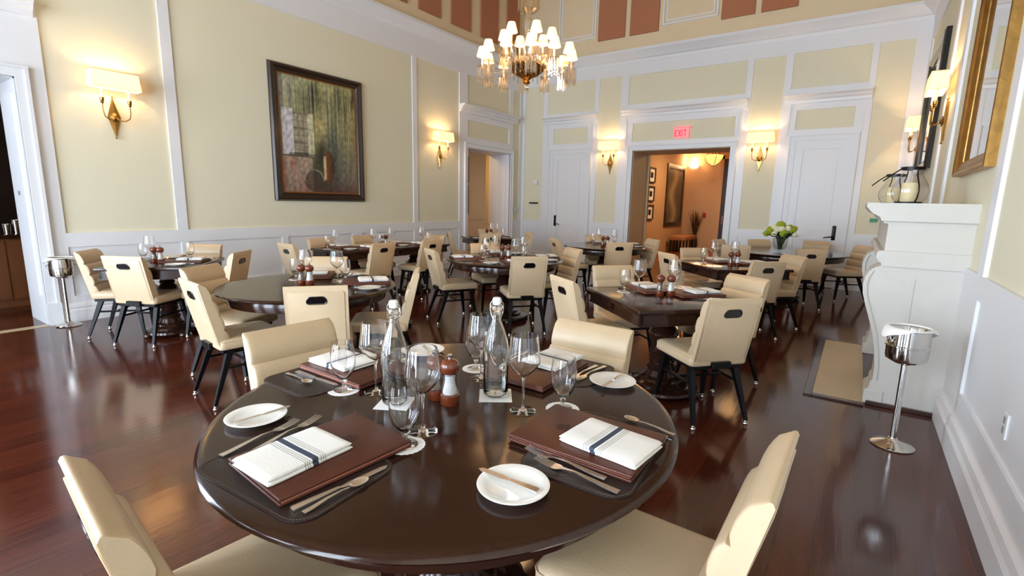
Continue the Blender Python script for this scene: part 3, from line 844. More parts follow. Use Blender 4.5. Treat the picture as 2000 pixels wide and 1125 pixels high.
q.box(-.20, -.143, 4.32, 6.37, 0, .014, .003, 1); q.box(-.143, .19, 4.32, 4.38, 0, .014, .003, 1); q.box(-.143, .19, 6.31, 6.37, 0, .014, .003, 1)
q.build('border', 'base', t)

def make_lantern():
    t = thing('hurricane_lantern', '', 'lantern')
    q = MB().lathe([(.080, .012), (.104, .04), (.116, .085), (.110, .125), (.090, .165), (.068, .205), (.058, .24), (.058, .262)], 28); q.build('globe', 'thick', t)
    MB().lathe([(0, 0), (.085, 0), (.085, .014), (0, .014)], 24).build('base', 'blackmetal', t)
    MB().lathe([(.058, .245), (.074, .247), (.074, .268), (.058, .27)], 24).build('collar', 'blackmetal', t)
    for k in range(2):
        a = PI*k-1.2; c, s = math.cos(a), math.sin(a)
        MB().tube([(r*c, r*s, z) for r, z in ((.064, .262), (.074, .205), (.096, .165), (.116, .125), (.122, .085), (.110, .04), (.084, .008))], .005, 6).build('strap', 'blackmetal', t)
    MB().lathe([(0, .015), (.055, .015), (.055, .15), (.05, .155), (.045, .145), (0, .142)], 20).build('candle', 'wax', t)
    MB().tube([(-.06, -.01, .262), (-.12, -.03, .215), (-.17, -.05, .165)], .005, 6).build('handle', 'blackmetal', t)
    return t
lan = make_lantern()
place(lan, (.29, 4.78, 1.485), 0, 'glass hurricane lantern with ivory candle, nearer one on the mantel', 'hurricane lanterns on the mantel')
place(lan, (.235, 5.72, 1.485), 0, 'glass hurricane lantern with ivory candle, farther one on the mantel', 'hurricane lanterns on the mantel')

# ------------------------------------------------------------------ ice bucket stands
def make_stand():
    t = thing('ice_bucket_stand', '', 'stand')
    MB().lathe([(0, .0), (.112, .0), (.115, .006), (.10, .016), (.05, .03), (.028, .042), (.024, .05), (0, .05)], 36).build('base', 'chrome', t)
    MB().lathe([(0, .04), (.017, .04), (.017, .52), (.022, .525), (.022, .54), (0, .54)], 18).build('pole', 'chrome', t)
    MB().lathe([(0, .533), (.06, .533), (.065, .54), (.0, .545)], 24).build('cradle', 'chrome', t)
    return t
def make_bucket():
    t = thing('ice_bucket', '', 'ice bucket')
    MB().lathe([(0, 0), (.085, 0), (.10, .012), (.104, .03), (.105, .088), (.112, .092), (.112, .098), (.105, .102), (.104, .19), (.112, .20), (.107, .203), (.098, .19), (.098, .03), (.0, .012)], 40).build('body', 'chrome', t)
    for s in (-1, 1):
        q = MB(); c = Vector((s*.109, 0, .14))
        q.tube([tuple(c+Vector((s*.012*math.sin(a), .02*math.cos(a), -.024-.026*math.sin(a)+.02))) for a in [2*PI*k/16 for k in range(17)]], .004, 6)
        q.build('ring_handle', 'chrome', t)
    return t
def make_bucket_cloth():
    q = MB(); n = 48; rings = []
    for k in range(n+1):
        a = 2*PI*k/n
        side = abs(math.cos(a))**3
        drop = .006+.050*side**1.6*(1+.25*math.sin(5*a))
        ro = .112+.034*side
        prof = [(.097, .203), (.102, .209), (.111, .209), (ro*.5+.06, .208-drop*.35), (ro, .205-drop), (ro-.004, .203-drop), (.116, .203), (.106, .206), (.098, .200)]
        rings.append([(r*math.cos(a), r*math.sin(a), z) for r, z in prof])
    q.loft(rings, cap=False)
    return tag(q.build('draped_napkin', 'linen', None, ang=60), '', 'napkin')
st, bu, cl = make_stand(), make_bucket(), make_bucket_cloth()
for (x, y, rz, side) in ((.33, 3.70, .6, 'by the mantel'), (-6.95, 1.545, 1.4, 'by the bar doorway')):
    place(st, (x, y, 0), rz, 'polished steel pedestal stand holding an ice bucket %s' % side, 'ice bucket stands')
    place(bu, (x, y, .545), rz, 'polished steel ice bucket on its stand %s' % side, 'ice buckets')
    place(cl, (x, y, .545), rz, 'white napkin draped over the ice bucket rim %s' % side, 'napkins on the ice buckets')

# ------------------------------------------------------------------ chandelier
CH = thing('chandelier', 'crystal chandelier with rows of small lit cream shades', 'chandelier', (-3.25, 4.9, 2.68))
MB().lathe([(0, .10), (.02, .10), (.05, .13), (.10, .15), (.17, .20), (.21, .26), (.205, .265), (.16, .22), (.09, .18), (0, .16)], 60, flute=.07, nf=20).build('gilded_bowl', 'goldbowl', CH)
MB().sphere((0, 0, .035), .034, 18, 12).build('finial_ball', 'crystal', CH)
MB().lathe([(0, .06), (.02, .065), (.045, .08), (.03, .10), (.0, .105)], 20).build('finial_cap', 'goldbowl', CH)
q = MB().lathe([(.0, .2), (.03, .2), (.05, .25), (.03, .32), (.045, .40), (.07, .46), (.04, .52), (.03, .62), (.055, .68), (.05, .74), (.03, .76), (.035, .79), (.10, .84), (.11, 1.15), (.06, 1.2), (0, 1.2)], 20, flute=.08, nf=10); q.build('crystal_column', 'crystal', CH)
q = MB()
for k in range(14):
    a = 2*PI*k/14; q.box(-.016, .016, -.006, .006, .83, 1.2, .004, 1, T=Matrix.Rotation(a, 4, 'Z') @ Matrix.Translation((0, .115, 0)))
q.build('upper_prisms', 'crystal', CH)
MB().tube([(0, 0, 1.18), (0, 0, ZC-2.68)], .012, 8).build('suspension_rod', 'brass', CH)
q = MB()
for k in range(24):
    a = 2*PI*k/24; q.box(-.010, .010, -.005, .005, .11+.03*(k % 2), .25, .003, 1, T=Matrix.Rotation(a, 4, 'Z') @ Matrix.Translation((0, .225, 0)))
q.build('bowl_prisms', 'crystal', CH)
def arm(a, rr, zt, parent):
    T = Matrix.Rotation(a, 4, 'Z')
    z0 = .30
    pts = [(.05, 0, z0), (rr*.35, 0, z0-.03), (rr*.6, 0, z0-.09), (rr*.85, 0, z0-.06 if zt < .3 else z0), (rr, 0, zt-.03), (rr, 0, zt)]
    A = MB().tube(pts, .011, 8, T=T).build('arm', 'crystal', parent)
    q = MB().lathe([(0, 0), (.02, .0), (.055, .012), (.062, .022), (.05, .02), (.018, .012), (0, .014)], 16, (rr, 0, zt), T=T); q.build('bobeche', 'crystal', A)
    q = MB()
    for k in range(11):
        b = 2*PI*k/11; cx, cy = rr+.052*math.cos(b), .052*math.sin(b); L = .115+.014*(k % 2)
        q.loft([[(cx+r*math.cos(g), cy+r*math.sin(g), z) for g in (0, PI/2, PI, 3*PI/2)] for r, z in ((.002, zt+.014), (.010, zt-.004), (.010, zt-L), (.012, zt-L-.012), (.001, zt-L-.03))], T=T)
    q.build('prism_drops', 'crystal', A)
    MB().lathe([(0, .01), (.012, .01), (.012, .15), (0, .15)], 10, (rr, 0, zt), T=T).build('candle_sleeve', 'candle', A)
    q = MB(); c = (rr, 0, zt)
    q.lathe([(.066, .125), (.038, .225), (.0365, .225), (.0645, .125), (.066, .125)], 20, c, T=T)
    q.build('lamp_shade', 'cshade', A)
    p = CH.matrix_world.translation if False else Vector((-3.25, 4.9, 2.68))
    w_ = T @ Vector((rr, 0, zt+.17))
    lamp('chandelier_bulb', tuple(p+w_), 7.0, (1, .64, .32), .015)
for k in range(12): arm(2*PI*k/12+.13, .50, .22, CH)
for k in range(6): arm(2*PI*k/6+.4, .27, .42, CH)

# ------------------------------------------------------------------ tables
def pedestal(parent, x=0, y=0, top=.66, s=1.0):
    pr = [(0, .06), (.20*s, .06), (.205*s, .085), (.17*s, .10), (.16*s, .115), (.12*s, .13), (.10*s, .17), (.115*s, .19), (.10*s, .205), (.085*s, .22), (.10*s, .24), (.085*s, .26), (.10*s, .28), (.085*s, .30), (.10*s, .32), (.085*s, .34), (.075*s, .37), (.10*s, .42), (.115*s, .46), (.10*s, .50), (.07*s, .53), (.085*s, .55), (.07*s, .57), (.075*s, .62), (.11*s, .64), (.11*s, top), (0, top)]
    o = MB().lathe(pr, 32, (x, y, 0)).build('pedestal', 'darkwood', parent, ang=25)
    q = MB().lathe([(0, .02), (.27*s, .02), (.285*s, .035), (.28*s, .055), (.24*s, .065), (.20*s, .07), (0, .07)], 40, (x, y, 0)); b = q.build('base', 'darkwood', parent, ang=25)
    for k in range(4):
        a = PI/4+k*PI/2
        q = MB(); T = Matrix.Translation((x, y, 0)) @ Matrix.Rotation(a, 4, 'Z')
        q.lathe([(0, 0), (.03, 0), (.04, .012), (.038, .03), (.03, .04), (0, .045)], 14, (.265*s, 0, 0), T=T); q.build('foot', 'darkwood', b, ang=40)
def round_table(loc, r, label, s=1.0):
    t = thing('round_table', label, 'table', loc)
    MB().lathe([(0, .722), (r-.05, .722), (r-.022, .724), (r-.006, .730), (r, .738), (r-.003, .745), (r-.012, .75), (r-.03, .7502), (0, .7502)], 96).build('tabletop', 'darkwood', t, ang=45)
    MB().lathe([(r-.085, .722), (r-.075, .70), (r-.085, .645), (r-.10, .64), (r-.11, .722)], 96).build('apron', 'darkwood', t, ang=35)
    q = MB()
    for k in range(2):
        T = Matrix.Rotation(k*PI/2, 4, 'Z'); q.box(-r+.12, r-.12, -.03, .03, .665, .722, T=T)
    q.build('cross_rail', 'darkwood', t, flat=True)
    pedestal(t, s=s)
    return t
def rect_table(loc, rz, lx, ly, label, peds=((0, 0),), s=1.0):
    t = thing('square_table' if abs(lx-ly) < .2 else 'long_table', label, 'table', loc, rz)
    MB().box(-lx/2, lx/2, -ly/2, ly/2, .718, .75, .007, 3).build('tabletop', 'darkwood', t, ang=45)
    a, b = lx/2-.03, ly/2-.03
    q = MB(); q.box(-a, a, -b, -b+.025, .63, .718); q.box(-a, a, b-.025, b, .63, .718); q.box(-a, -a+.025, -b, b, .63, .718); q.box(a-.025, a, -b, b, .63, .718)
    q.box(-a-.006, a+.006, -b-.006, -b, .632, .645); q.box(-a-.006, a+.006, b, b+.006, .632, .645)
    q.build('apron', 'darkwood', t, flat=True)
    q = MB()
    for x, y in peds: q.box(x-.03, x+.03, -b, b, .66, .718)
    q.box(-a, a, -.03, .03, .66, .718); q.build('cross_rail', 'darkwood', t, flat=True)
    for x, y in peds: pedestal(t, x, y, s=s)
    return t
round_table((-1.076, 1.199, 0), .746, 'large foreground round table of dark polished wood, laid for four')
rect_table((-5.80, 2.10, 0), R(49), .86, .86, 'square dark wood table nearest the bar doorway', s=.85)
round_table((-3.54, 2.27, 0), .67, 'round dark wood table left of centre behind the foreground table')
rect_table((-5.72, 4.93, 0), R(-3), .74, 1.95, 'long dark wood table on two pedestals beside the left wall', ((0, -.55), (0, .55)), .85)
round_table((-3.49, 4.88, 0), .715, 'round dark wood table under the chandelier')
rect_table((-5.78, 7.52, 0), R(56), .86, .86, 'small square dark wood table by the left rear doorway', s=.85)
round_table((-3.40, 7.58, 0), .68, 'round dark wood table before the left white door')
rect_table((-1.14, 3.73, 0), R(47.8), .94, .94, 'square dark wood table right behind the foreground table')
rect_table((-1.19, 6.33, 0), R(44), .94, .94, 'square dark wood table between foreground square table and flower table')
round_table((-.90, 8.90, 0), .88, 'round dark wood table carrying the flower vase')

# ------------------------------------------------------------------ chairs
def make_chair():
    t = thing('dining_chair', '', 'chair')
    # seat: soft slab
    q = MB(); rings = []
    def rr(w, y0, y1, z, c=.035, n=5):
        pts = []
        for cx, cy, a0 in ((w-c, y1-c, 0), (-w+c, y1-c, 90), (-w+c, y0+c, 180), (w-c, y0+c, 270)):
            for k in range(n): a = R(a0+90*k/(n-1)); pts.append((cx+c*math.cos(a), cy+c*math.sin(a), z))
        return pts
    for ins, z in ((.02, .400), (.006, .403), (0, .412), (.001, .452), (.006, .464), (.016, .473), (.035, .479), (.09, .483)):
        rings.append(rr(.215-ins, -.20+ins*.6, .255-ins, z, max(.012, .035-ins*.2)))
    q.loft(rings); seat = q.build('seat', 'leather', t, ang=60)
    q = MB(); pts = rr(.213, -.199, .2535, .458, .034, 6); q.tube(pts+[pts[0]], .0028, 6); q.build('piping', 'leather', seat)
    # backrest profile in lean frame
    base = Vector((0, -.158, .425)); up = Vector((0, -.24, 1)).normalized(); fw = Vector((0, 1, .24)).normalized()
    Lh = .452
    def P(x, tt, n): p = base+up*tt+fw*n; return (x, p.y, p.z)
    prof = []
    chan = [(0.0, .11, .030, .014), (.11, .215, .028, .015), (.215, .325, .026, .014), (.325, .455, .016, .015)]
    for a, b, n0, nb in chan:
        for k in range(7):
            f = k/6; tt = a+(b-a)*f
            prof.append((tt, n0+(.0-.020*f if a > .3 else 0)+nb*math.sin(PI*f)**.6 if 0 < f < 1 else (n0-.003 if f == 0 or a < .3 else -.012)))
    prof += [(.463, -.019), (.463, -.026), (.455, -.033), (.23, -.036), (.015, -.036), (.003, -.028)]
    q = MB(); rings = []
    W2 = .198
    cen = (.23, 0)
    for x, k in ((-W2, .93), (-W2+.003, .965), (-W2+.009, .99), (-W2+.03, 1), (-.1, 1.0), (0, 1.0), (.1, 1.0), (W2-.03, 1), (W2-.009, .99), (W2-.003, .965), (W2, .93)):
        rings.append([P(x, cen[0]+(a-cen[0])*(1-(1-k)*.10), n*k-(1-k)*.04) for a, n in prof])
    q.loft(rings); bk = q.build('backrest', 'leather', t, ang=50)
    # rear panel with welt seam
    q = MB(); w2 = W2-.022; pp = []
    for cx, ct, a0 in ((w2-.02, .43-.02, 0), (-w2+.02, .43-.02, 90), (-w2+.02, .035, 180), (w2-.02, .035, 270)):
        for k in range(5): a = R(a0+22.5*k); pp.append((cx+.02*math.cos(a), ct+.02*math.sin(a)))
    q.loft([[P(x, tt, -.03) for x, tt in pp], [P(x, tt, -.0375) for x, tt in pp], [P(x*.99, .225+(tt-.225)*.99, -.039) for x, tt in pp]])
    q.build('rear_panel', 'leather', bk, ang=30)
    # grab handle: oval bezel, dark recess
    q = MB(); ov = []
    for k in range(28):
        a = 2*PI*k/28; ex = .035*(1 if math.cos(a) > 0 else -1)
        ov.append((ex+.027*math.cos(a), .362+.026*math.sin(a)-.004*math.cos(2*a)))
    q.tube([P(x, tt, -.0395) for x, tt in ov+[ov[0]]], .0045, 6)
    q.loft([[P(x, tt, -.034) for x, tt in ov], [P(x, tt, -.0402) for x, tt in ov]])
    hd = q.build('grab_handle', 'blackplastic', t, ang=50)
    # frame
    q = MB(); q.box(-.185, .185, -.18, .21, .372, .400, .004, 1); q.build('seat_frame', 'blackmetal', t)
    MB().box(-.07, .07, -.225, -.16, .385, .432, .004, 1).build('back_bracket', 'blackmetal', t)
    for sx in (-1, 1):
        for sy in (-1, 1):
            top = Vector((sx*.165, -.13 if sy < 0 else .175, .378)); bot = Vector((sx*.200, -.255 if sy < 0 else .225, .028))
            q = MB(); rings = []
            for f, w in ((0, .021), (1, .011)):
                c = top.lerp(bot, f); rings.append([(c.x+a*w, c.y+b*w, c.z) for a, b in ((-1, -1), (1, -1), (1, 1), (-1, 1))])
            lg = q.loft(rings).build('leg', 'blackmetal', t, flat=True)
            d = (bot-top).normalized(); c = bot
            q = MB().lathe([(0, .028), (.011, .028), (.012, .018), (.007, .014), (.015, .010), (.017, .003), (.015, 0), (0, 0)], 12, (c.x, c.y, .002))
            q.build('glide', 'chrome', lg)
        q = MB().tube([(sx*.178, -.165, .27), (sx*.178, .19, .27)], .010, 6); q.build('stretcher', 'blackmetal', t)
    MB().tube([(-.178, .0, .27), (.178, .0, .27)], .010, 6).build('stretcher', 'blackmetal', t)
    return t
chair = make_chair()
CHG = 'cream padded dining chairs around the tables'
def seatat(bx, by, yaw, label, k=1.0):
    """bx,by: middle of the seat; yaw: facing direction in degrees"""
    a = R(yaw)
    return place(chair, (bx, by, 0), a-PI/2, label, CHG)
CHAIRS = [
 (-1.15, 0.53, 84, 'cream leather dining chair cut by the bottom left edge of the view'),
 (-0.36, 1.22, 179, 'cream leather dining chair cut by the bottom right edge of the view'),
 (-1.77, 1.18, -5, 'cream leather dining chair behind the left side of the foreground table'),
 (-0.99, 1.84, -91, 'cream leather dining chair behind the right side of the foreground table'),
 (-6.15, 1.83, 50, 'cream chair at the left side of the table nearest the bar doorway'),
 (-5.66, 1.90, 120, 'cream chair seen from behind at the front of the table nearest the bar doorway'),
 (-6.12, 2.48, -52, 'pale chair against the wall behind the table nearest the bar doorway'),
 (-5.45, 2.42, -142, 'cream chair seen from behind right of the table nearest the bar doorway'),
 (-3.61, 1.73, 84, 'pale cream chair with sunlit back at the left of the round left table'),
 (-4.12, 1.95, 25, 'tan chair facing right at the far left of the round left table'),
 (-3.08, 2.05, 142, 'pale cream chair seen squarely from behind at the round left table'),
 (-4.04, 2.71, -46, 'white-lit chair facing the viewer behind the round left table'),
 (-3.13, 2.67, -136, 'slim side-on cream chair right of the round left table'),
 (-5.74, 3.68, 86, 'cream chair seen from behind at the left end of the long wall table'),
 (-5.98, 4.22, 3, 'tan chair against the wall at the left end of the long wall table'),
 (-6.05, 5, 2, 'cream chair against the wall at the middle of the long wall table'),
 (-5.36, 4.35, 182, 'cream chair seen from behind at the middle front of the long wall table'),
 (-5.34, 5.26, 178, 'cream chair seen from behind at the right front of the long wall table'),
 (-5.68, 5.72, -82, 'tan chair at the far right end of the long wall table'),
 (-3.95, 4.44, 62, 'slim cream chair seen from its left side at the chandelier table'),
 (-3.02, 4.57, 138, 'cream chair seen squarely from behind at the chandelier table'),
 (-3.93, 5.18, -32, 'cream chair facing the viewer behind the chandelier table'),
 (-3.09, 5.39, -123, 'tan ribbed chair facing left at the right of the chandelier table'),
 (-6.2, 7.25, 48, 'slim side-on chair left of the small rear doorway table'),
 (-6, 7.92, -35, 'chair facing the viewer behind the small rear doorway table'),
 (-5.58, 7.15, 150, 'cream chair seen from behind at the small rear doorway table'),
 (-5.32, 7.78, -130, 'slim side-on chair right of the small rear doorway table'),
 (-3.78, 7.1, 50, 'slim cream chair left of the table before the left white door'),
 (-3.07, 7.23, 128, 'cream chair seen from behind at the table before the left white door'),
 (-3.66, 7.92, -54, 'cream chair behind the table before the left white door'),
 (-2.96, 7.92, -132, 'tan ribbed chair right of the table before the left white door'),
 (-1.66, 3.54, 56, 'pale chair seen from behind at the left of the right square table'),
 (-1.63, 4.12, -42, 'cream chair facing the viewer behind the right square table'),
 (-0.79, 3.48, 139, 'large cream chair seen from behind right of the right square table'),
 (-0.84, 4.22, -121, 'cream ribbed chair facing left at the far right of the square table'),
 (-1.65, 6.13, 47, 'slim cream chair at the left of the second square table'),
 (-1.59, 6.74, -42, 'cream chair facing the viewer behind the second square table'),
 (-0.92, 6.02, 135, 'tan chair seen from behind at the second square table'),
 (-0.78, 6.62, -136, 'cream ribbed chair facing left right of the second square table'),
 (-1.52, 8.2, 105, 'tan chair seen from behind at the left of the flower table'),
 (-0.61, 8.25, 118, 'tan chair seen from behind at the front of the flower table'),
 (-1.24, 9.52, -52, 'tan chair directly behind the flower vase'),
 (-0.56, 9.85, -90, 'tan chair before the right white door behind the flower table'),
 (-0.1, 9.4, -145, 'tan ribbed chair facing left between flower table and mantel'),
 (-1.68, 8.97, -15, 'tan chair at the far left of the flower table'),
]
for bx, by, yaw, lb in CHAIRS: seatat(bx, by, yaw, lb)
# ------------------------------------------------------------------ tableware prototypes
TZ = .7502
def make_wine_glass():
    t = thing('wine_glass', '', 'wine glass')
    MB().lathe([(.0, .122), (.008, .123), (.024, .134), (.044, .155), (.0545, .172), (.053, .19), (.0445, .262), (.0428, .262), (.0518, .19), (.0533, .1725), (.0432, .1565), (.0225, .1355), (.008, .1255), (0, .1245)], 40).build('bowl', 'tableglass', t, ang=60)
    MB().lathe([(0, .0135), (.0055, .014), (.0042, .024), (.0036, .07), (.0045, .108), (.007, .119), (0, .1195)], 14).build('stem', 'tableglass', t, ang=60)
    MB().lathe([(0, .001), (.042, .001), (.0435, .0022), (.040, .0034), (.012, .007), (.006, .012), (0, .013)], 40).build('foot', 'tableglass', t, ang=60)
    return t
def make_goblet():
    t = thing('water_goblet', '', 'water goblet')
    MB().lathe([(0, .042), (.010, .043), (.024, .053), (.037, .075), (.0435, .10), (.0435, .135), (.0375, .180), (.0362, .180), (.0422, .135), (.0422, .10), (.0357, .0765), (.0225, .0555), (.008, .0465), (0, .046)], 36).build('bowl', 'tableglass', t, ang=60)
    MB().lathe([(0, .0125), (.0085, .013), (.0068, .02), (.0085, .032), (.0115, .0405), (0, .041)], 16).build('stem', 'tableglass', t, ang=60)
    MB().lathe([(0, .001), (.035, .001), (.036, .0022), (.033, .0035), (.010, .008), (0, .012)], 36).build('foot', 'tableglass', t, ang=60)
    return t
def make_doily():
    pts = []
    for k in range(144):
        a = 2*PI*k/144; r = .055+.0024*abs(math.sin(12*a)); pts.append((r*math.cos(a), r*math.sin(a)))
    t = thing('paper_doily', '', 'doily')
    MB().prism(pts, 'z', 0, .0008).build('paper', 'paper', t, flat=True)
    q = MB()
    for k in range(24):
        a = 2*PI*k/24; q.box(-.0035, .0035, -.0012, .0012, .0008, .0010, T=Matrix.Rotation(a, 4, 'Z') @ Matrix.Translation((.047, 0, 0)))
    q.build('cutwork', 'linen', t, flat=True)
    return t
def make_plate():
    t = MB().lathe([(0, .003), (.045, .003), (.047, .0), (.052, .0), (.056, .004), (.080, .012), (.0885, .0155), (.089, .017), (.087, .0178), (.066, .0115), (.055, .0075), (0, .0068)], 64).build('bread_plate', 'plate', None, ang=50)
    return tag(t, '', 'bread plate')
def make_knife(nm, L, w, cat):
    t = thing(nm, '', cat)
    hl = L*.46
    q = MB(); rings = []
    for y, a, h in ((0, .8, .0022), (.004, 1, .003), (hl*.5, .85, .0028), (hl-.004, .55, .0026), (hl, .5, .0024)):
        rings.append([(s*w*a*.5, y, h+u*h*.85) for s, u in ((-1, -1), (1, -1), (1, 1), (-1, 1))])
    q.loft(rings).build('handle', 'steel', t, ang=30)
    pts = [(-w*.25, hl), (-w*.25, hl+L*.06), (-w*.42, hl+L*.10), (-w*.45, L*.93), (-w*.1, L), (w*.42, L*.95), (w*.5, L*.75), (w*.5, hl+L*.08), (w*.2, hl)]
    MB().prism(pts, 'z', .0012, .0028).build('blade', 'steel', t, flat=True)
    return t
def make_fork():
    t = thing('dinner_fork', '', 'fork')
    def bar(q, sec):
        q.loft([[(x-w, y, z-.0009), (x+w, y, z-.0009), (x+w, y, z+.0009), (x-w, y, z+.0009)] for x, y, z, w in sec])
    q = MB(); bar(q, [(0, 0, .004, .0085), (0, .02, .004, .008), (0, .06, .007, .006), (0, .10, .010, .003), (0, .125, .007, .003), (0, .135, .0045, .006)]); q.build('handle', 'steel', t, ang=40)
    q = MB(); bar(q, [(0, .133, .005, .005), (0, .140, .0035, .0115), (0, .15, .0025, .0125), (0, .156, .0025, .0125)])
    for k in range(4): x = -.0105+.007*k; bar(q, [(x, .154, .0025, .002), (x, .175, .004, .0018), (x*.95, .200, .0085, .0011)])
    q.build('tines', 'steel', t, ang=40)
    for c in kids(t):
        for v in c.data.vertices: v.co.y *= 1.22; v.co.x *= 1.12
    return t
def make_spoon():
    t = thing('teaspoon', '', 'spoon')
    q = MB(); q.loft([[(-w, y, z-.0009), (w, y, z-.0009), (w, y, z+.0009), (-w, y, z+.0009)] for y, z, w in ((0, .004, .007), (.02, .004, .0065), (.06, .008, .0045), (.10, .008, .0025), (.122, .005, .0028))]); q.build('handle', 'steel', t, ang=40)
    q = MB(); n = 20; rings = []
    for f, z in ((0, .0016), (.45, .0024), (.8, .0048), (1, .0075)):
        rings.append([(f*.0165*math.sin(2*PI*k/n), .147-f*.026*math.cos(2*PI*k/n)*(1), z) for k in range(n)])
    q.loft([rings[0]]+rings[1:], cap=False)
    q.add(rings[0], [tuple(range(n))]); q.build('bowl', 'steel', t, ang=70)
    return t
def rrect(w, h, c, n=6, cx=0, cy=0):
    pts = []
    for sx, sy, a0 in ((1, 1, 0), (-1, 1, 90), (-1, -1, 180), (1, -1, 270)):
        for k in range(n): a = R(a0+90*k/(n-1)); pts.append((cx+sx*(w/2-c)+c*math.cos(a), cy+sy*(h/2-c)+c*math.sin(a)))
    return pts
def make_mat():
    t = thing('placemat', '', 'placemat')
    MB().prism(rrect(.44, .31, .06, 9), 'z', 0, .003).build('leather', 'mat_', t, flat=True)
    q = MB(); pts = rrect(.428, .298, .055, 9); per = pts+[pts[0]]
    d = 0; nxt = 0
    for a, b in zip(per, per[1:]):
        L = math.hypot(b[0]-a[0], b[1]-a[1])
        while nxt < d+L:
            f = (nxt-d)/L; x = a[0]+(b[0]-a[0])*f; y = a[1]+(b[1]-a[1])*f; an = math.atan2(b[1]-a[1], b[0]-a[0])
            q.box(-.0022, .0022, -.0009, .0009, .003, .0042, T=Matrix.Translation((x, y, 0)) @ Matrix.Rotation(an, 4, 'Z')); nxt += .0075
        d += L
    q.build('edge_stitching', 'stitch', t, flat=True)
    return t
def make_menu():
    t = thing('menu_folder', '', 'menu')
    w, h = .275, .375
    MB().box(-w/2, w/2, -h/2, h/2, 0, .009, .003, 3).build('lower_cover', 'menu', t)
    MB().box(-w/2, w/2, -h/2, h/2, .0125, .0215, .003, 3).build('upper_cover', 'menu', t)
    MB().box(-w/2+.006, w/2-.002, -h/2+.006, h/2-.006, .008, .0135).build('pages', 'menuedge', t, flat=True)
    q = MB()
    for k in range(7):
        a = 2*PI*k/7; q.lathe([(0, .0215), (.009, .0215), (.007, .0222), (0, .0222)], 10, (.017*math.cos(a), .075+.022*math.sin(a), 0))
    q.lathe([(0, .0215), (.014, .0215), (.01, .0222), (0, .0222)], 12, (0, .075, 0)); q.build('emblem', 'emblem', t)
    return t
def make_napkin():
    w, h = .165, .235
    q = MB(); n = 12
    # folded cloth: stacked layers with a rolled fold at the far end
    for i, (z0, z1, sh) in enumerate(((0, .0095, .003), (.0098, .0205, -.001))):
        rings = []
        for k in range(n*2+1):
            f = k/(n*2); y = -h/2+h*f+.0015*math.sin(3*f+i); e = math.sqrt(max(.04, 1-max(0, 1-f/.035, 1-(1-f)/.05)**2)); zm = (z0+z1)/2; hh = (z1-z0)/2*e
            wob = .0012*math.sin(7*f+i); xa, xb = -w/2+sh+wob, w/2+sh*.5+wob*.6
            sec = []
            for g in range(7): t_ = -PI/2-PI*g/6; sec.append((xa+.005+.005*math.cos(t_), y, zm+hh*math.sin(t_)))
            sec += [(xa+.05, y, zm+hh+.0005*math.sin(9*f)), (0, y, zm+hh+.0009*math.sin(6*f+1)), (xb-.04, y, zm+hh)]
            for g in range(7): t_ = PI/2-PI*g/6; sec.append((xb-.004+.004*math.cos(t_), y, zm+hh*math.sin(t_)))
            rings.append(sec)
        q.loft(rings)
    t = q.build('folded_napkin', 'napkin', None, ang=50)
    return tag(t, '', 'napkin')
def make_mill(nm, fill, cat):
    t = thing(nm, '', cat)
    MB().lathe([(0, 0), (.031, 0), (.033, .003), (.033, .034), (.030, .037), (0, .037)], 32).build('wood_base', 'millwood', t)
    MB().lathe([(.030, .0372), (.0295, .05), (.024, .075), (.0225, .088), (.026, .1055), (.0235, .1055), (.0198, .088), (.0212, .075), (.0268, .05), (.0270, .0372)], 32).build('glass_body', 'tableglass', t, ang=60)
    MB().lathe([(0, .038), (.024, .038), (.0235, .05), (.0180, .074), (.0168, .088), (.018, .104), (0, .105)], 20).build('contents', fill, t, ang=60)
    MB().lathe([(0, .106), (.020, .106), (.030, .116), (.0345, .130), (.033, .144), (.024, .155), (.012, .160), (0, .161)], 32).build('wood_head', 'millwood', t, ang=60)
    MB().lathe([(0, .159), (.007, .159), (.0065, .164), (.0085, .168), (.0085, .174), (.006, .177), (0, .1775)], 14).build('knob', 'chrome', t)
    return t
def make_bottle():
    t = thing('water_bottle', '', 'bottle')
    MB().lathe([(0, .004), (.036, .001), (.043, .006), (.0445, .016), (.0445, .175), (.040, .205), (.028, .245), (.0175, .275), (.0148, .30), (.0148, .312), (.0195, .315), (.0195, .33), (.0155, .333), (.0125, .333), (.0122, .276), (.0250, .245), (.0372, .204), (.0418, .175), (.0418, .018), (.036, .009), (0, .009)], 40).build('glass_body', 'tableglass', t, ang=60)
    MB().lathe([(0, .0095), (.036, .0095), (.0415, .019), (.0415, .166), (0, .166)], 32).build('water', 'tablewater', t, ang=60)
    MB().lathe([(0, .330), (.0135, .331), (.015, .336), (.0155, .352), (.012, .357), (0, .358)], 20).build('stopper', 'plate', t)
    q = MB()
    for s in (-1, 1):
        q.tube([(s*.0205, 0, .300), (s*.023, 0, .315), (s*.022, 0, .335), (s*.015, 0, .347)], .0011, 6)
    for z in (.300, .308):
        q.tube([(.0205*math.cos(2*PI*k/20), .0205*math.sin(2*PI*k/20), z) for k in range(21)], .0011, 5)
    q.tube([(-.015, .0, .347), (0, -.017, .345), (.015, 0, .347)], .0011, 6)
    q.tube([(-.0205, 0, .300), (-.012, -.021, .285), (.012, -.021, .285), (.0205, 0, .300)], .0011, 6)
    q.build('wire_bail', 'chrome', t)
    return t
def make_cocktail_napkin():
    q = MB(); n = 6; w = .058
    for a in range(2):
        rings = []
        for k in range(n+1):
            y = -w+2*w*k/n; rings.append([(-w+.002*a, y, .0008*a), (w-.001*a, y, .0008*a), (w-.001*a, y, .0008*a+.0008+.002*(k/n)**3), (0, y, .0008*a+.0009), (-w+.002*a, y, .0008*a+.0009)])
        q.loft(rings)
    return tag(q.build('paper_napkin', 'paper', None), '', 'paper napkin')
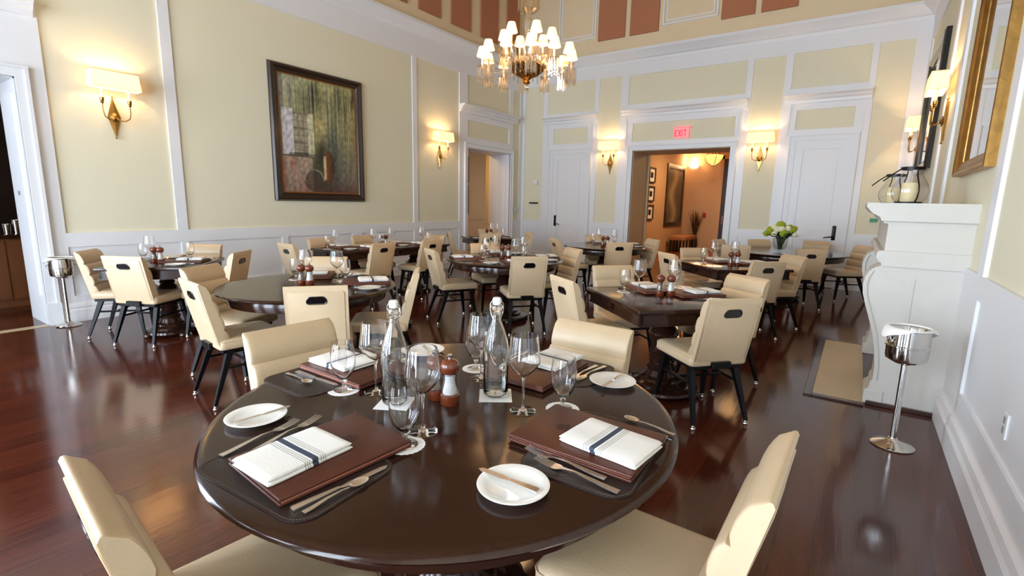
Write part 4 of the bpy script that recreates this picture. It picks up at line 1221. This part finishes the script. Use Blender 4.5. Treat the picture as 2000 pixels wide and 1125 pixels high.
WG, GB, DO, PL = make_wine_glass(), make_goblet(), make_doily(), make_plate()
KN, BK, FK, SP = make_knife('table_knife', .255, .019, 'knife'), make_knife('butter_knife', .175, .018, 'butter knife'), make_fork(), make_spoon()
MT, MN, NK = make_mat(), make_menu(), make_napkin()
PM, SM, BT, CN = make_mill('pepper_mill', 'pepper', 'pepper mill'), make_mill('salt_mill', 'salt', 'salt mill'), make_bottle(), make_cocktail_napkin()
FT = 'foreground table'
def put(p, x, y, rz, label, group, dz=0.0): return place(p, (x, y, TZ+dz), rz, label, group)
# foreground table, four covers: seat name, facing angle, items in room coordinates
S = [
 ('front left', 90, dict(mat=(-1.12, .655, 4), menu=(-1.108, .728, -4.5), nap=(-1.128, .655, 0), forks=((-1.317, .56, 8), (-1.272, .62, 12)), knife=(-.957, .542, -6), spoon=(-.925, .55, -1),
    plate=(-1.472, .738), bk=(-1.458, .665, -3), gob=(-.985, .905), wg=(-1.004, .995))),
 ('front right', 180, dict(mat=(-.535, 1.225, 4), menu=(-.575, 1.236, 0), nap=(-.497, 1.215, -6), forks=((-.446, 1.076, -3), (-.396, 1.040, -4)), knife=(-.392, 1.395, -1), spoon=(-.380, 1.425, -10),
    plate=(-.613, .909), bk=(-.545, .913, 1), gob=(-.750, 1.40), wg=(-.847, 1.302))),
 ('rear left', 0, dict(mat=(-1.65, 1.14, 0), menu=(-1.60, 1.22, 0), nap=(-1.66, 1.20, 0), forks=((-1.76, 1.40, 0), (-1.75, 1.435, 0)), knife=(-1.765, 1.055, 2), spoon=(-1.775, 1.02, -3),
    plate=(-1.561, 1.565), bk=(-1.60, 1.60, -30), gob=(-1.465, 1.056), wg=(-1.358, 1.114))),
 ('rear right', -90, dict(mat=(-.985, 1.765, 0), menu=(-1.01, 1.66, 0), nap=(-.995, 1.755, -4), forks=((-.845, 1.87, -2), (-.812, 1.885, -5)), knife=(-1.19, 1.86, 0), spoon=(-1.22, 1.84, 0),
    plate=(-.712, 1.729), bk=(-.700, 1.80, -3), gob=(-1.236, 1.535), wg=(-1.144, 1.454))),
]
for nm, fa, d in S:
    F = R(fa)-PI/2; w_ = 'at the %s place of the %s' % (nm, FT)
    put(MT, d['mat'][0], d['mat'][1], F+R(d['mat'][2]), 'dark stitched leather placemat '+w_, 'placemats on the foreground table')
    put(MN, d['menu'][0], d['menu'][1], F+R(d['menu'][2]), 'brown leather menu '+w_, 'menus on the foreground table', .0032)
    put(NK, d['nap'][0], d['nap'][1], F+R(d['nap'][2]), 'white striped folded napkin '+w_, 'napkins on the foreground table', .0255)
    for i, (x, y, a) in enumerate(d['forks']):
        put(FK, x, y, F+R(a), ('outer dinner fork ' if i == (0 if fa == 90 or fa == 180 else 1) else 'inner dinner fork ')+w_, 'forks on the foreground table', .0045)
    x, y, a = d['knife']; put(KN, x, y, F+R(a), 'steel table knife '+w_, 'knives on the foreground table', .0035)
    x, y, a = d['spoon']; put(SP, x, y, F+R(a), 'steel teaspoon '+w_, 'spoons on the foreground table', .0035)
    x, y = d['plate']; put(PL, x, y, 0, 'round white bread plate '+w_, 'bread plates on the foreground table')
    x, y, a = d['bk']; put(BK, x, y, F+R(a), 'butter knife on the plate '+w_, 'butter knives on the foreground table', .0165)
    x, y = d['gob']; put(DO, x, y, 0, 'white scalloped doily under the goblet '+w_, 'doilies on the foreground table'); put(GB, x, y, 0, 'clear water goblet on a doily '+w_, 'goblets on the foreground table', .0009)
    x, y = d['wg']; put(WG, x, y, 0, 'tall empty wine glass '+w_, 'wine glasses on the foreground table')
for x, y, rz, s in ((-1.228, 1.088, .5, 'left'), (-.998, 1.352, .65, 'right')):
    put(CN, x, y, rz, 'white paper napkin under the %s water bottle on the %s' % (s, FT), 'paper napkins')
    put(BT, x, y, rz, '%s swing-top glass water bottle on the %s' % (s, FT), 'water bottles', .0034)
put(PM, -1.149, 1.208, 0, 'pepper mill on the %s beside the left bottle' % FT, 'wooden-topped mills')
put(SM, -1.082, 1.202, 0, 'salt mill with white salt on the %s' % FT, 'wooden-topped mills')

# covers on the other tables
def cover(x, y, fa, tn, sn, forks=True, square=False, plate=True, menu=True, wine=True, pz=1):
    """x,y: table edge in front of the diner, fa: facing angle"""
    a = R(fa); fx, fy = math.cos(a), math.sin(a); rx, ry = fy, -fx; F = a-PI/2
    def w(r, i): return x+rx*r+fx*i, y+ry*r+fy*i
    at = 'at the %s place of the %s' % (sn, tn.replace('table by the bar doorway', 'bar doorway table')); g = ' on the %s' % tn
    put(MT, *w(0, .18), F, 'dark leather placemat '+at, 'placemats'+g)
    dz = .0032
    if menu: put(MN, *w(.01, .215), F, 'brown menu folder '+at, 'menus'+g, .0032); dz = .0255
    put(NK, *w(0, .16), F+R(4), 'white folded napkin '+at, 'napkins'+g, dz)
    if forks:
        put(FK, *w(-.17, .07), F, 'inner fork '+at, 'forks'+g, .0035); put(FK, *w(-.195, .07), F, 'outer fork '+at, 'forks'+g, .0035); put(KN, *w(.165, .05), F, 'table knife '+at, 'knives'+g, .0035)
    if plate: put(PL, *w(-.29, .20), 0, 'white bread plate '+at, 'bread plates'+g); put(BK, *w(-.29, .13), F, 'butter knife on the plate '+at, 'butter knives'+g, .0165)
    gr, gi = (.25, .25) if square else (.15, .38)
    put(DO, *w(gr, gi), 0, 'white doily '+at, 'doilies'+g); put(GB, *w(gr, gi), 0, 'water goblet '+at, 'goblets'+g, .0009)
    if wine: put(WG, *w(gr-.09, gi+.06), 0, 'wine glass '+at, 'wine glasses'+g)
def mills(x, y, dx, dy, tn):
    put(PM, x, y, 0, 'pepper mill on the %s' % tn, 'wooden-topped mills'); put(SM, x+dx, y+dy, 0, 'salt mill on the %s' % tn, 'wooden-topped mills')
def edge(cx, cy, fa, r): a = R(fa); return cx-r*math.cos(a), cy-r*math.sin(a)
TN1 = 'table by the bar doorway'; TN2 = 'left round table'; TN3 = 'long wall table'; TN4 = 'chandelier table'; TN5 = 'rear doorway table'; TN6 = 'left white door table'; TN7 = 'right square table'; TN8 = 'second square table'
cover(*edge(-5.80, 2.10, -41, .40), -41, TN1, 'far left', square=True); cover(*edge(-5.80, 2.10, -131, .40), -131, TN1, 'far right', square=True, wine=False)
mills(-5.83, 2.02, .07, .03, TN1)
cover(*edge(-3.54, 2.27, -42, .65), -42, TN2, 'far'); cover(*edge(-3.54, 2.27, -128, .65), -128, TN2, 'right')
mills(-3.60, 2.24, .065, .03, TN2)
cover(-6.11, 4.32, -3, TN3, 'left wall-side', square=True); cover(-6.06, 5.25, -3, TN3, 'right wall-side', square=True); cover(-5.38, 4.50, 177, TN3, 'left room-side', square=True); cover(-5.34, 5.42, 177, TN3, 'right room-side', square=True)
mills(-5.74, 4.88, .02, .07, TN3)
for fa, sn in ((50, 'left'), (140, 'near'), (-40, 'far'), (-130, 'right')): cover(*edge(-3.49, 4.88, fa, .69), fa, TN4, sn)
mills(-3.52, 4.86, .065, .04, TN4)
cover(*edge(-5.78, 7.52, 146, .42), 148, TN5, 'near', square=True); cover(*edge(-5.78, 7.52, -124, .42), -122, TN5, 'right', square=True)
mills(-5.80, 7.5, .06, .05, TN5)
cover(*edge(-3.40, 7.58, -54, .64), -54, TN6, 'far'); cover(*edge(-3.40, 7.58, -128, .64), -128, TN6, 'right')
mills(-3.36, 7.42, .065, .04, TN6)
cover(*edge(-1.14, 3.73, -42, .46), -42, TN7, 'far left', square=True); cover(*edge(-1.14, 3.73, -132, .46), -132, TN7, 'far right', square=True)
mills(-1.19, 3.72, .065, .055, TN7)
cover(*edge(-1.19, 6.33, -46, .45), -46, TN8, 'far left', square=True); cover(*edge(-1.19, 6.33, -136, .45), -136, TN8, 'far right', square=True)
mills(-1.17, 6.18, .06, .06, TN8)

# tea light votives
def make_votive():
    t = thing('tealight_holder', '', 'votive candle')
    MB().lathe([(0, .003), (.027, .003), (.031, .055), (.029, .055), (.025, .006), (0, .006)], 20).build('glass_cup', 'thick', t)
    MB().lathe([(0, .007), (.019, .007), (.019, .02), (0, .02)], 16).build('candle', 'wax', t)
    MB().lathe([(0, .022), (.004, .028), (.003, .035), (0, .045)], 8).build('flame', 'flame', t)
    return t
VO = make_votive()
put(VO, -5.90, 2.16, 0, 'lit glass tea light on the square table by the bar doorway', 'lit tea lights')
put(VO, -5.66, 5.02, 0, 'lit glass tea light on the long wall table', 'lit tea lights')

# flower vase
V = thing('flower_vase', 'footed glass vase of lime and cream blossoms on the round table', 'flower vase', (-.92, 8.33, TZ))
MB().lathe([(0, 0), (.075, 0), (.078, .006), (.04, .014), (.022, .03), (.026, .045), (.07, .075), (.092, .13), (.10, .20), (.104, .235), (.100, .235), (.095, .20), (.086, .13), (.06, .08), (0, .06)], 32).build('vase', 'thick', V, ang=50)
q = MB(); rg = random.Random(5)
for k in range(40):
    a = rg.uniform(0, 2*PI); r0 = rg.uniform(0, .03); r1 = rg.uniform(.03, .20)
    q.tube([(r0*math.cos(a), r0*math.sin(a), .07), (.6*r1*math.cos(a)*.6, .36*r1*math.sin(a), .22), (r1*math.cos(a), r1*math.sin(a), .34)], .004, 5)
for k in range(46):
    a = rg.uniform(0, 2*PI); r1 = rg.uniform(.03, .2); z = .24+.05*rg.random()+.2*(.2-r1)
    c = Vector((r1*math.cos(a), r1*math.sin(a), z)); d = Vector((math.cos(a), math.sin(a), .2)).normalized(); s = Vector((-d.y, d.x, 0)).normalized()*.028
    q.add([c, c+d*.045+s, c+d*.10, c+d*.045-s], [(0, 1, 2, 3)]); q.add([c-Vector((0, 0, .003)), c+d*.045-s-Vector((0, 0, .003)), c+d*.10-Vector((0, 0, .003)), c+d*.045+s-Vector((0, 0, .003))], [(0, 1, 2, 3)])
q.build('stems_and_leaves', 'leaf', V, ang=60)
fl = [(-.02, 0, .44, .085, 'green'), (.17, -.02, .36, .06, 'green'), (-.17, -.03, .36, .07, 'green'), (-.24, 0, .30, .055, 'green'), (.05, -.13, .32, .065, 'green'), (-.13, .12, .38, .06, 'green'), (.12, .12, .40, .065, 'green'), (-.11, -.10, .30, .05, 'green'),
      (-.12, -.02, .41, .06, 'cream'), (-.05, -.10, .38, .06, 'cream'), (.02, -.12, .385, .055, 'cream'), (-.09, -.15, .31, .045, 'cream'), (.11, -.06, .40, .05, 'cream'), (.20, .04, .40, .05, 'green'), (.22, -.04, .30, .045, 'cream'), (0, .15, .36, .06, 'cream')]
for x, y, z, r, mt in fl:
    x *= .82; y *= .82; z = .27+(z-.27)*.85; r *= .86
    q = MB(); q.sphere((x, y, z), r*.82, 12, 8)
    for k in range(46):
        th = math.acos(1-2*(k+.5)/46); ph = k*2.39996
        q.sphere((x+r*.8*math.sin(th)*math.cos(ph), y+r*.8*math.sin(th)*math.sin(ph), z+r*.8*math.cos(th)), r*.24, 6, 4)
    q.build('blossom', mt, V, ang=80)
